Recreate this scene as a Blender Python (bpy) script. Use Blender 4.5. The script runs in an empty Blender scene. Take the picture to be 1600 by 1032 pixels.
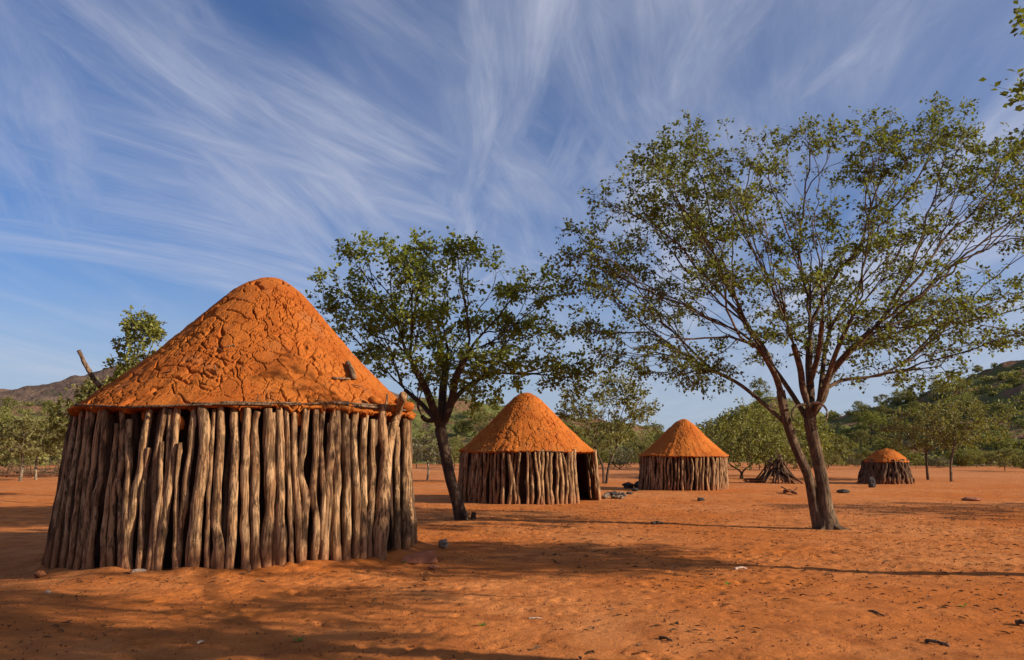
import bpy, math, random
import numpy as np
from mathutils import Vector, noise as mnoise, kdtree

R = math.radians
C = bpy.context.scene.collection
scene = bpy.context.scene

# ------------------------------------------------------------------ camera
F = 1244.0                      # focal length in photo pixels (1600 px wide)
TH = math.atan(189.0 / F)       # upward pitch
H = 1.35                        # eye height
cd = bpy.data.cameras.new("camera")
cd.sensor_width = 36.0
cd.lens = F / 1600.0 * 36.0
cd.clip_start = 0.05
cd.clip_end = 8000
cam = bpy.data.objects.new("camera", cd)
C.objects.link(cam)
cam.location = (0, 0, H)
cam.rotation_euler = (R(90) + TH, 0, 0)
scene.camera = cam

# ------------------------------------------------------------------ light
SUN_AZ = math.atan2(-0.28, 0.96)        # direction TO the sun in the xy plane
SUN_EL = R(21)
SUN = np.array([math.cos(SUN_AZ) * math.cos(SUN_EL), math.sin(SUN_AZ) * math.cos(SUN_EL), math.sin(SUN_EL)])
sd = bpy.data.lights.new("sun", 'SUN')
sd.energy = 5.0   # low, warm early sun
sd.angle = R(0.45)
sd.color = (1.0, 0.87, 0.68)
sun = bpy.data.objects.new("sun", sd)
C.objects.link(sun)
sun.rotation_euler = Vector(SUN).to_track_quat('Z', 'Y').to_euler()
sun.location = (20, -10, 30)

scene.view_settings.view_transform = 'Standard'
scene.view_settings.look = 'None'
scene.view_settings.exposure = 0.68
scene.view_settings.gamma = 1.0
scene.render.engine = 'CYCLES'
scene.cycles.max_bounces = 6
scene.cycles.transparent_max_bounces = 6
scene.cycles.use_denoising = True


class NT:
    """Small helper to write node trees."""
    def __init__(self, tree):
        self.t = tree
        self.n = tree.nodes
        self.n.clear()

    def node(self, kind, **kw):
        nd = self.n.new(kind)
        ins = kw.pop('ins', {})
        for k, v in kw.items():
            setattr(nd, k, v)
        for k, v in ins.items():
            if hasattr(v, 'is_output'):
                self.t.links.new(v, nd.inputs[k])
            else:
                nd.inputs[k].default_value = v
        return nd

    def math(self, op, a, b=0.0, c=None, clamp=False):
        ins = {0: a, 1: b}
        if c is not None:
            ins[2] = c
        nd = self.node('ShaderNodeMath', operation=op, ins=ins)
        nd.use_clamp = clamp
        return nd.outputs[0]

    def mapr(self, v, a, b, c=0.0, d=1.0, smooth=True):
        nd = self.node('ShaderNodeMapRange', ins={0: v, 1: a, 2: b, 3: c, 4: d})
        nd.interpolation_type = 'SMOOTHSTEP' if smooth else 'LINEAR'
        return nd.outputs[0]

    def mix(self, fac, a, b, mode='MIX'):
        nd = self.node('ShaderNodeMix', data_type='RGBA', blend_type=mode)
        for k, v in ((0, fac), (6, a), (7, b)):
            if hasattr(v, 'is_output'):
                self.t.links.new(v, nd.inputs[k])
            else:
                nd.inputs[k].default_value = v if k == 0 else (*v, 1.0) if len(v) == 3 else v
        return nd.outputs[2]

    def noise(self, vec, scale, detail=4.0, rough=0.55, dist=0.0, out=0):
        nd = self.node('ShaderNodeTexNoise', ins={'Vector': vec, 'Scale': scale, 'Detail': detail,
                                                  'Roughness': rough, 'Distortion': dist})
        return nd.outputs[out]

    def mapping(self, vec, scale=(1, 1, 1), loc=(0, 0, 0), rot=(0, 0, 0)):
        return self.node('ShaderNodeMapping', ins={'Vector': vec, 'Location': loc, 'Rotation': rot, 'Scale': scale}).outputs[0]

    def link(self, a, b):
        self.t.links.new(a, b)


# ------------------------------------------------------------------ sky
world = bpy.data.worlds.new("World")
scene.world = world
world.use_nodes = True
w = NT(world.node_tree)
sky = w.node('ShaderNodeTexSky')
sky.sky_type = 'NISHITA'
sky.sun_disc = False
sky.sun_elevation = SUN_EL
sky.sun_rotation = math.atan2(SUN[0], SUN[1])
sky.altitude = 800
sky.air_density = 1.0
sky.dust_density = 0.6
sky.ozone_density = 2.2
geo = w.node('ShaderNodeTexCoord').outputs['Generated']
sx = w.node('ShaderNodeSeparateXYZ', ins={0: geo})
zz = w.math('ADD', w.math('MAXIMUM', sx.outputs[2], 0.0), 0.10)
pv = w.node('ShaderNodeCombineXYZ', ins={0: w.math('DIVIDE', sx.outputs[0], zz), 1: w.math('DIVIDE', sx.outputs[1], zz), 2: 0.0}).outputs[0]


def warped(vec, scale, amount, seed):
    n = w.noise(w.mapping(vec, scale=scale, loc=(seed, seed * 0.7, 0)), 1.0, 2.0, 0.5, 0.0, 1)
    d = w.node('ShaderNodeVectorMath', operation='SUBTRACT', ins={0: n, 1: (0.5, 0.5, 0.5)}).outputs[0]
    d = w.node('ShaderNodeVectorMath', operation='SCALE', ins={0: d, 'Scale': amount}).outputs[0]
    return w.node('ShaderNodeVectorMath', operation='ADD', ins={0: vec, 1: d}).outputs[0]


def fibres(rot, across, along, seed, lo, hi, warp, detail=9.0):
    """cirrus drawn out along one wind direction"""
    v = w.mapping(pv, rot=(0, 0, R(rot)))
    v = warped(v, (0.45, 0.30, 1), warp, seed)
    base = w.noise(w.mapping(v, scale=(across, along, 1), loc=(seed * 3.1, seed * 1.7, 0)), 1.0, detail, 0.60, 0.25)
    thread = w.noise(w.mapping(v, scale=(across * 5.0, along * 3.2, 1), loc=(seed, 5.2, 0)), 1.0, 8.0, 0.70, 0.6)
    m = w.mapr(base, lo, hi)
    return w.math('MULTIPLY', m, w.math('ADD', 0.40, w.math('MULTIPLY', w.mapr(thread, 0.30, 0.72), 0.75)))


f1 = fibres(9, 1.15, 0.20, 2.3, 0.41, 0.66, 1.0)
f2 = fibres(38, 0.95, 0.22, 5.9, 0.42, 0.68, 0.9)
f3 = fibres(-12, 1.3, 0.24, 8.4, 0.44, 0.70, 0.9)
veil = w.noise(w.mapping(pv, scale=(0.42, 0.26, 1), loc=(1.3, 0.2, 0)), 1.0, 5.0, 0.6)
az = w.math('MULTIPLY', sx.outputs[0], 0.26)
v1 = w.mapr(w.math('ADD', veil, az), 0.33, 0.64)
cl = w.math('MAXIMUM', w.math('MAXIMUM', f1, f2), f3)
cl = w.math('ADD', w.math('MULTIPLY', cl, w.math('ADD', w.math('MULTIPLY', v1, 0.35), 0.62)), w.math('MULTIPLY', v1, 0.27))
lowfade = w.mapr(sx.outputs[2], 0.02, 0.22, 0.35, 1.0)
cl = w.math('MULTIPLY', w.math('MULTIPLY', cl, lowfade), 0.86, clamp=True)
skyc = w.mix(1.0, sky.outputs[0], (0.50, 0.83, 1.27), 'MULTIPLY')
skyc = w.mix(w.mapr(sx.outputs[2], 0.28, 0.0, 0.0, 0.85), skyc, (4.5, 5.3, 6.6))
CLOUD = (6.2, 6.5, 7.8)
final = w.mix(cl, skyc, CLOUD)
bg = w.node('ShaderNodeBackground', ins={'Color': final, 'Strength': 0.057})
wo = w.node('ShaderNodeOutputWorld')
w.link(bg.outputs[0], wo.inputs[0])

# ------------------------------------------------------------------ photo geometry helpers
cs, sn = math.cos(TH), math.sin(TH)


def ray(px, py):
    a = (px - 800.0) / F
    b = (516.0 - py) / F
    return np.array([a, cs - sn * b, sn + cs * b])


def ground_pt(px, py, z=0.0):
    d = ray(px, py)
    return np.array([0, 0, H]) + d * ((z - H) / d[2])


def at(px, py, Y):
    d = ray(px, py)
    return np.array([0, 0, H]) + d * (Y / d[1])


# value noise, vectorised
def vnoise(x, y, seed=0):
    xi = np.floor(x).astype(np.int64)
    yi = np.floor(y).astype(np.int64)
    fx = x - xi
    fy = y - yi
    fx = fx * fx * (3 - 2 * fx)
    fy = fy * fy * (3 - 2 * fy)

    def h(a, b):
        n = (a * 374761393 + b * 668265263 + seed * 1274126177) & 0x7fffffff
        n = ((n ^ (n >> 13)) * 1103515245 + 12345) & 0x7fffffff
        n = ((n ^ (n >> 15)) * 2246822519) & 0x7fffffff
        return (n & 0xffff) / 65535.0
    return ((h(xi, yi) * (1 - fx) + h(xi + 1, yi) * fx) * (1 - fy) +
            (h(xi, yi + 1) * (1 - fx) + h(xi + 1, yi + 1) * fx) * fy) * 2 - 1


def fbm(x, y, seed=0, octv=4, gain=0.5):
    s = 0
    a = 1.0
    for k in range(octv):
        s = s + a * vnoise(x * 2 ** k + 17.3 * k, y * 2 ** k - 9.1 * k, seed + k)
        a *= gain
    return s


def sstep(a, b, x):
    t = np.clip((x - a) / (b - a), 0, 1)
    return t * t * (3 - 2 * t)


def gz(x, y):
    """height of the trodden ground"""
    x = np.asarray(x, float)
    y = np.asarray(y, float)
    dip = -0.17 * sstep(-4.2, -6.6, x) * sstep(24, 14, y)
    near = np.exp(-np.maximum(np.hypot(x, y) - 60, 0) / 60.0)
    return dip + 0.035 * fbm(x / 3.2, y / 3.2, 5, 3) * near


# ------------------------------------------------------------------ mesh helpers
class MB:
    def __init__(self):
        self.v = []
        self.f = []
        self.n = 0

    def add(self, verts, faces):
        verts = np.asarray(verts, float)
        self.v.append(verts)
        o = self.n
        self.f.extend([tuple(i + o for i in f) for f in faces])
        self.n += len(verts)

    def tube(self, pts, rad, sides=8, cap=True, jitter=None):
        pts = np.asarray(pts, float)
        rad = np.broadcast_to(np.asarray(rad, float), (len(pts),))
        n = len(pts)
        tan = np.gradient(pts, axis=0)
        tan /= np.linalg.norm(tan, axis=1)[:, None] + 1e-9
        ref = np.array([1.0, 0, 0]) if abs(tan[0][0]) < 0.8 else np.array([0, 1.0, 0])
        u = ref - tan * (tan @ ref)[:, None]
        u /= np.linalg.norm(u, axis=1)[:, None] + 1e-9
        v = np.cross(tan, u)
        a = np.arange(sides) * 2 * math.pi / sides
        rr = rad[:, None] * (np.ones((n, sides)) if jitter is None else jitter)
        ring = pts[:, None, :] + rr[..., None] * (np.cos(a)[None, :, None] * u[:, None, :] + np.sin(a)[None, :, None] * v[:, None, :])
        fs = []
        for i in range(n - 1):
            for k in range(sides):
                k2 = (k + 1) % sides
                fs.append((i * sides + k, i * sides + k2, (i + 1) * sides + k2, (i + 1) * sides + k))
        if cap:
            fs.append(tuple(range(sides))[::-1])
            fs.append(tuple((n - 1) * sides + k for k in range(sides)))
        self.add(ring.reshape(-1, 3), fs)

    def mesh(self, name, smooth=True):
        me = bpy.data.meshes.new(name)
        vs = np.concatenate(self.v) if self.v else np.zeros((0, 3))
        me.from_pydata(vs.tolist(), [], self.f)
        if smooth:
            me.polygons.foreach_set('use_smooth', [True] * len(me.polygons))
        me.update()
        return me

    def build(self, name, mats, parent=None, loc=None, smooth=True):
        me = self.mesh(name, smooth)
        for m in (mats if isinstance(mats, (list, tuple)) else [mats]):
            me.materials.append(m)
        o = bpy.data.objects.new(name, me)
        C.objects.link(o)
        if parent is not None:
            o.parent = parent
        if loc is not None:
            o.location = loc
        return o


def tag(o, label=None, cat=None, group=None, kind=None):
    if label:
        o['label'] = label
    if cat:
        o['category'] = cat
    if group:
        o['group'] = group
    if kind:
        o['kind'] = kind
    return o


def empty(name, loc, label=None, cat=None, group=None):
    o = bpy.data.objects.new(name, None)
    o.empty_display_size = 0.3
    C.objects.link(o)
    o.location = loc
    return tag(o, label, cat, group)


def copy_tree(o, parent=None):
    c = o.copy()
    C.objects.link(c)
    c.parent = parent
    for ch in list(o.children):
        copy_tree(ch, c)
    return c


# ------------------------------------------------------------------ materials
def new_mat(name):
    m = bpy.data.materials.new(name)
    m.use_nodes = True
    return m, NT(m.node_tree)


def finish(m, t, col, rough=0.9, bump=None, strength=0.5, dist=0.02, spec=0.15):
    p = t.node('ShaderNodeBsdfPrincipled')
    for k, v in (('Base Color', col), ('Roughness', rough), ('Specular IOR Level', spec)):
        if hasattr(v, 'is_output'):
            t.link(v, p.inputs[k])
        else:
            p.inputs[k].default_value = v if k != 'Base Color' else (*v, 1)
    if bump is not None:
        b = t.node('ShaderNodeBump', ins={'Height': bump, 'Strength': strength, 'Distance': dist})
        t.link(b.outputs[0], p.inputs['Normal'])
    o = t.node('ShaderNodeOutputMaterial')
    t.link(p.outputs[0], o.inputs[0])
    return m


def mat_ground():
    m, t = new_mat('red_earth')
    co = t.node('ShaderNodeNewGeometry').outputs['Position']
    big = t.noise(co, 0.22, 4.0, 0.6)
    med = t.noise(co, 2.3, 5.0, 0.65)
    fin = t.noise(co, 46.0, 6.0, 0.8)
    c = t.mix(t.mapr(big, 0.35, 0.65), (0.51, 0.148, 0.029), (0.57, 0.215, 0.070))
    c = t.mix(t.mapr(med, 0.40, 0.70), c, (0.37, 0.115, 0.031))
    c = t.mix(t.math('MULTIPLY', t.mapr(fin, 0.50, 0.68), 0.65), c, (0.20, 0.060, 0.020))
    pale = t.noise(t.mapping(co, loc=(7, 3, 1)), 60.0, 4.0, 0.7)
    c = t.mix(t.math('MULTIPLY', t.mapr(pale, 0.58, 0.70), 0.5), c, (0.56, 0.27, 0.13))
    # pale, dusty scatter of grit
    vo = t.node('ShaderNodeTexVoronoi', ins={'Vector': co, 'Scale': 26.0})
    grit = t.math('MULTIPLY', t.mapr(vo.outputs['Distance'], 0.16, 0.10), t.mapr(t.noise(co, 5.0, 2.0), 0.5, 0.62))
    c = t.mix(t.math('MULTIPLY', grit, 0.75), c, (0.10, 0.035, 0.014))
    far = t.noise(t.mapping(co, scale=(0.02, 0.06, 1)), 1.0, 4.0, 0.6)
    dist = t.mapr(t.node('ShaderNodeVectorMath', operation='LENGTH', ins={0: co}).outputs['Value'], 24.0, 60.0)
    c = t.mix(t.math('MULTIPLY', dist, 0.65), c, t.mix(t.mapr(far, 0.4, 0.6), (0.43, 0.165, 0.062), (0.50, 0.215, 0.095)))
    v2 = t.node('ShaderNodeTexVoronoi', ins={'Vector': t.mapping(co, scale=(1, 1, 1)), 'Scale': 7.0})
    v2.feature = 'SMOOTH_F1'
    hoof = t.mapr(v2.outputs['Distance'], 0.05, 0.38)
    h = t.math('ADD', t.math('MULTIPLY', hoof, 0.5), t.math('MULTIPLY', t.noise(co, 16.0, 6.0, 0.7), 0.9))
    h = t.math('ADD', h, t.math('MULTIPLY', fin, 0.55))
    return finish(m, t, c, 0.95, h, 0.85, 0.04, 0.05)


def mat_clay():
    m, t = new_mat('cracked_orange_clay')
    co = t.node('ShaderNodeTexCoord').outputs['Object']
    a = t.noise(co, 1.6, 5.0, 0.6)
    b = t.noise(co, 22.0, 5.0, 0.7)
    c = t.mix(t.mapr(a, 0.35, 0.68), (0.46, 0.138, 0.026), (0.37, 0.095, 0.018))
    c = t.mix(t.math('MULTIPLY', t.mapr(b, 0.50, 0.75), 0.55), c, (0.24, 0.062, 0.013))
    d = t.noise(t.mapping(co, loc=(4, 8, 2)), 2.6, 6.0, 0.7)
    c = t.mix(t.math('MULTIPLY', t.mapr(d, 0.54, 0.70), 0.5), c, (0.33, 0.130, 0.050))
    h = t.math('ADD', t.noise(co, 30.0, 6.0, 0.75), t.math('MULTIPLY', t.noise(co, 9.0, 4.0, 0.6), 0.5))
    return finish(m, t, c, 0.95, h, 0.9, 0.035, 0.05)


def mat_pole(name, ca, cb, cc, zs=2.2, dust=True):
    m, t = new_mat(name)
    co = t.node('ShaderNodeTexCoord').outputs['Object']
    rnd = t.node('ShaderNodeObjectInfo').outputs['Random']
    off = t.node('ShaderNodeVectorMath', operation='SCALE', ins={0: (17.0, 9.0, 23.0), 'Scale': rnd}).outputs[0]
    co2 = t.node('ShaderNodeVectorMath', operation='ADD', ins={0: co, 1: off}).outputs[0]
    grain = t.noise(t.mapping(co2, scale=(34, 34, zs)), 1.0, 6.0, 0.68, 0.6)
    blot = t.noise(t.mapping(co2, scale=(5, 5, 2.2)), 1.0, 4.0, 0.6)
    c = t.mix(rnd, ca, cb)
    c = t.mix(t.mapr(blot, 0.42, 0.66), c, cc)
    c = t.mix(t.math('MULTIPLY', t.mapr(grain, 0.46, 0.60), 0.88), c, (0.050, 0.026, 0.014))
    brk = t.noise(t.mapping(co2, scale=(11, 11, 2.6)), 1.0, 6.0, 0.72, 0.4)
    c = t.mix(t.math('MULTIPLY', t.mapr(brk, 0.55, 0.60), 0.7), c, (0.105, 0.058, 0.030))
    if dust:
        z = t.node('ShaderNodeSeparateXYZ', ins={0: co}).outputs[2]
        d = t.mapr(t.math('ADD', z, t.math('MULTIPLY', blot, -0.35)), -0.22, 0.20, 0.75, 0.0)
        c = t.mix(d, c, (0.30, 0.115, 0.05))
    crack = t.noise(t.mapping(co2, scale=(70, 70, 3)), 1.0, 4.0, 0.6, 0.8)
    h = t.math('ADD', t.math('ADD', grain, t.math('MULTIPLY', crack, 0.6)), t.math('MULTIPLY', t.mapr(brk, 0.53, 0.60), 0.5))
    return finish(m, t, c, 0.88, h, 1.0, 0.022, 0.1)


def mat_simple(name, ca, cb, scale=6.0, rough=0.9, bstr=0.6, bdist=0.02, detail=5.0):
    m, t = new_mat(name)
    co = t.node('ShaderNodeTexCoord').outputs['Object']
    a = t.noise(co, scale, detail, 0.65)
    c = t.mix(t.mapr(a, 0.36, 0.66), ca, cb)
    return finish(m, t, c, rough, t.noise(co, scale * 3, 5.0, 0.7), bstr, bdist, 0.15)


def mat_bark(name, ca, cb):
    m, t = new_mat(name)
    co = t.node('ShaderNodeTexCoord').outputs['Object']
    a = t.noise(t.mapping(co, scale=(26, 26, 4.5)), 1.0, 6.0, 0.7, 0.9)
    b = t.noise(co, 3.0, 4.0, 0.6)
    c = t.mix(t.mapr(b, 0.38, 0.64), ca, cb)
    c = t.mix(t.math('MULTIPLY', t.mapr(a, 0.46, 0.62), 0.85), c, (0.040, 0.026, 0.018))
    return finish(m, t, c, 0.9, a, 1.0, 0.06, 0.1)


def mat_leaf(name, ca, cb, trans=0.35, cc=None):
    m, t = new_mat(name)
    rnd = t.node('ShaderNodeNewGeometry').outputs['Random Per Island']
    orr = t.node('ShaderNodeObjectInfo').outputs['Random']
    c = t.mix(rnd, ca, cb)
    if cc is not None:
        c = t.mix(t.math('MULTIPLY', orr, 0.8), c, cc)
    p = t.node('ShaderNodeBsdfPrincipled', ins={'Base Color': c, 'Roughness': 0.6, 'Specular IOR Level': 0.25})
    tr = t.node('ShaderNodeBsdfTranslucent', ins={'Color': t.mix(1.0, c, (1.5, 1.5, 0.7), 'MULTIPLY')})
    mx = t.node('ShaderNodeMixShader', ins={0: trans, 1: p.outputs[0], 2: tr.outputs[0]})
    o = t.node('ShaderNodeOutputMaterial')
    t.link(mx.outputs[0], o.inputs[0])
    return m


def mat_hill(name, rock_a, rock_b, scrub, cover, sc=1.0):
    m, t = new_mat(name)
    co = t.node('ShaderNodeNewGeometry').outputs['Position']
    a = t.noise(co, 0.10 * sc, 6.0, 0.7)
    b = t.noise(co, 0.45 * sc, 5.0, 0.7)
    c = t.mix(t.mapr(a, 0.38, 0.64), rock_a, rock_b)
    g = t.mapr(t.math('ADD', t.math('MULTIPLY', a, 0.5), t.math('MULTIPLY', b, 0.5)), 0.56 - cover * 0.14, 0.60 - cover * 0.10)
    c = t.mix(g, c, scrub)
    h = t.math('ADD', a, t.math('MULTIPLY', b, 0.4))
    return finish(m, t, c, 0.95, h, 0.9, 3.0 / sc, 0.05)


M = {
    'ground': mat_ground(),
    'clay': mat_clay(),
    'pole': mat_pole('weathered_pole_wood', (0.42, 0.232, 0.112), (0.19, 0.094, 0.045), (0.47, 0.285, 0.150)),
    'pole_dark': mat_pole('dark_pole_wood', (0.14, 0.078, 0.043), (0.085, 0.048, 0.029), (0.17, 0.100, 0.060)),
    'stick': mat_pole('dry_stick_wood', (0.22, 0.14, 0.085), (0.15, 0.09, 0.055), (0.26, 0.17, 0.11), dust=False),
    'bark': mat_bark('grey_brown_bark', (0.22, 0.145, 0.090), (0.12, 0.075, 0.048)),
    'bark_pale': mat_bark('pale_bark', (0.36, 0.28, 0.19), (0.22, 0.16, 0.11)),
    'bark_dark': mat_bark('dark_bark', (0.12, 0.075, 0.050), (0.070, 0.045, 0.032)),
    'leaf': mat_leaf('olive_leaf', (0.068, 0.086, 0.018), (0.185, 0.200, 0.040), 0.35),
    'leaf_green': mat_leaf('green_leaf', (0.080, 0.108, 0.018), (0.230, 0.250, 0.044), 0.42),
    'leaf_yellow': mat_leaf('yellow_green_leaf', (0.105, 0.110, 0.030), (0.190, 0.170, 0.055)),
    'leaf_far': mat_leaf('scrub_leaf', (0.120, 0.130, 0.028), (0.235, 0.230, 0.052), 0.3, (0.165, 0.140, 0.055)),
    'leaf_grey': mat_leaf('dry_grey_leaf', (0.12, 0.11, 0.06), (0.17, 0.15, 0.08), 0.2),
    'hill': mat_hill('scrubby_hillside', (0.20, 0.105, 0.062), (0.12, 0.075, 0.050), (0.115, 0.118, 0.036), 0.8),
    'mountain': mat_hill('bare_stony_hillside', (0.165, 0.108, 0.080), (0.095, 0.068, 0.056), (0.085, 0.078, 0.042), -0.05, 0.5),
    'stone_red': mat_simple('red_sandstone', (0.36, 0.135, 0.070), (0.27, 0.095, 0.045), 9.0),
    'stone_grey': mat_simple('grey_stone', (0.25, 0.185, 0.135), (0.15, 0.105, 0.075), 14.0),
    'stone_dark': mat_simple('sooty_stone', (0.070, 0.058, 0.052), (0.035, 0.030, 0.028), 14.0),
    'stone_pale': mat_simple('pale_bleached', (0.50, 0.38, 0.29), (0.36, 0.25, 0.17), 12.0),
    'gap_shade': mat_simple('painted_interior_shade', (0.060, 0.028, 0.015), (0.030, 0.016, 0.010), 7.0),  # near-black colour of the added hut linings, stands in for interior shade
    'ash': mat_simple('grey_ash', (0.20, 0.17, 0.15), (0.10, 0.08, 0.07), 10.0),
    'horn': mat_simple('cattle_horn', (0.36, 0.27, 0.18), (0.22, 0.15, 0.095), 9.0, 0.5),
    'pebble': mat_simple('earth_pebble', (0.20, 0.070, 0.028), (0.12, 0.045, 0.022), 3.0),
    'litter': mat_simple('dry_leaf_litter', (0.13, 0.075, 0.038), (0.060, 0.036, 0.022), 3.0),
    'sprout': mat_leaf('green_sprout', (0.10, 0.19, 0.03), (0.15, 0.25, 0.05)),
}


# ------------------------------------------------------------------ ground
def graded(lo, hi, step, far_lo, far_hi, grow=1.16):
    core = list(np.arange(lo, hi + 1e-6, step))
    d = step
    x = core[-1]
    up = []
    while x < far_hi:
        d *= grow
        x += d
        up.append(x)
    d = step
    x = core[0]
    dn = []
    while x > far_lo:
        d *= grow
        x -= d
        dn.append(x)
    return np.array(dn[::-1] + core + up)


def build_ground():
    xs = graded(-6.5, 9.5, 0.035, -4000, 4000, 1.09)
    ys = graded(4.0, 13.5, 0.035, -400, 5000, 1.055)
    X, Y = np.meshgrid(xs, ys)
    Z = gz(X, Y)
    detail = np.exp(-np.maximum(np.hypot(X, Y) - 25, 0) / 12.0)
    Z = Z + 0.010 * fbm(X / 0.5, Y / 0.5, 31, 4, 0.6) * detail
    rng = np.random.default_rng(4)
    dx = xs[1:] - xs[:-1]
    # hoof and foot prints: shallow dents with a small raised lip
    n = 5200
    px = rng.uniform(-7, 11, n)
    py = 4.2 + 13 * rng.random(n) ** 1.2
    keep = vnoise(px / 2.1, py / 2.1, 77) + 0.07 * (px - 1.0) > -0.05
    for x0, y0 in zip(px[keep], py[keep]):
        r = rng.uniform(0.035, 0.075)
        dep = rng.uniform(0.010, 0.026)
        i0, i1 = np.searchsorted(xs, [x0 - 2.6 * r, x0 + 2.6 * r])
        j0, j1 = np.searchsorted(ys, [y0 - 2.6 * r, y0 + 2.6 * r])
        if i1 - i0 < 2 or j1 - j0 < 2:
            continue
        an = rng.uniform(0, 3.14)
        e = rng.uniform(0.65, 1.0)
        u = (X[j0:j1, i0:i1] - x0)
        v = (Y[j0:j1, i0:i1] - y0)
        uu = (u * math.cos(an) + v * math.sin(an)) / r
        vv = (-u * math.sin(an) + v * math.cos(an)) / (r * e)
        q = uu * uu + vv * vv
        Z[j0:j1, i0:i1] += -dep * np.exp(-q * 1.2) + dep * 0.35 * np.exp(-(np.sqrt(q) - 1.5) ** 2 * 4)
    # loose soil banked against the big hut's poles
    hx, hy, hr = HUT1['cb'][0], HUT1['cb'][1], HUT1['rb']
    rr = np.hypot(X - hx, Y - hy)
    Z = Z + 0.075 * np.exp(-((rr - hr - 0.04) / 0.13) ** 2) * (0.55 + 0.6 * vnoise(X / 0.3, Y / 0.3, 8))
    ny, nx = X.shape
    V = np.stack([X, Y, Z], -1).reshape(-1, 3)
    idx = np.arange(nx * ny).reshape(ny, nx)
    Fq = np.stack([idx[:-1, :-1], idx[:-1, 1:], idx[1:, 1:], idx[1:, :-1]], -1).reshape(-1, 4)
    me = bpy.data.meshes.new('ground')
    me.vertices.add(len(V))
    me.vertices.foreach_set('co', V.ravel())
    me.loops.add(len(Fq) * 4)
    me.loops.foreach_set('vertex_index', Fq.ravel())
    me.polygons.add(len(Fq))
    me.polygons.foreach_set('loop_start', np.arange(len(Fq)) * 4)
    me.polygons.foreach_set('loop_total', np.full(len(Fq), 4))
    me.polygons.foreach_set('use_smooth', np.ones(len(Fq), bool))
    me.update()
    me.materials.append(M['ground'])
    o = bpy.data.objects.new('ground', me)
    C.objects.link(o)
    tag(o, kind='structure')


# ------------------------------------------------------------------ huts
def hut_frame(bl, br, fy, el, er, ey, ax, ay):
    """read a hut's position and size in metres from its outline"""
    def bearing(px, py):
        d = ray(px, py)
        return math.atan2(d[0], d[1])
    b0, b1 = bearing(bl, fy), bearing(br, fy)
    bc, hb = (b0 + b1) / 2, (b1 - b0) / 2
    gx = 800 + F * math.tan(bc)
    g = ground_pt(gx, fy)
    dist = math.hypot(g[0], g[1])
    D = dist / (1 - math.sin(hb))
    rb = D * math.sin(hb)
    cb = np.array([D * math.sin(bc), D * math.cos(bc)])
    t0, t1 = bearing(el, ey), bearing(er, ey)
    tc, ht = (t0 + t1) / 2, (t1 - t0) / 2
    rt = D * math.sin(ht)
    ct = np.array([D * math.sin(tc), D * math.cos(tc)])
    d = ray(800 + F * math.tan(tc), ey)
    ze = H + d[2] * (D - rt) / math.hypot(d[0], d[1])
    d = ray(ax, ay)
    k = D / math.hypot(d[0], d[1])
    apex = np.array([d[0] * k, d[1] * k, H + d[2] * k])
    return dict(cb=cb, rb=rb, ct=ct, rt=rt, ze=ze, apex=apex, D=D)


HUT1 = hut_frame(70, 648, 893, 116, 640, 634, 424, 434)
HUT2 = hut_frame(716, 935, 789, 721, 928, 705, 822, 614)
HUT3 = hut_frame(998, 1138, 768, 1001, 1136, 713, 1068, 655)
HUT4 = hut_frame(1342, 1427, 757, 1350, 1419, 721, 1386, 701)

PROF_T = [0, 0.06, 0.12, 0.21, 0.32, 0.42, 0.62, 0.82, 0.94, 1.0]
PROF_Z = [0, 0.012, 0.045, 0.115, 0.245, 0.37, 0.61, 0.83, 0.945, 1.0]
PROF4_Z = [0, 0.01, 0.03, 0.07, 0.14, 0.22, 0.43, 0.69, 0.90, 1.0]


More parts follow.
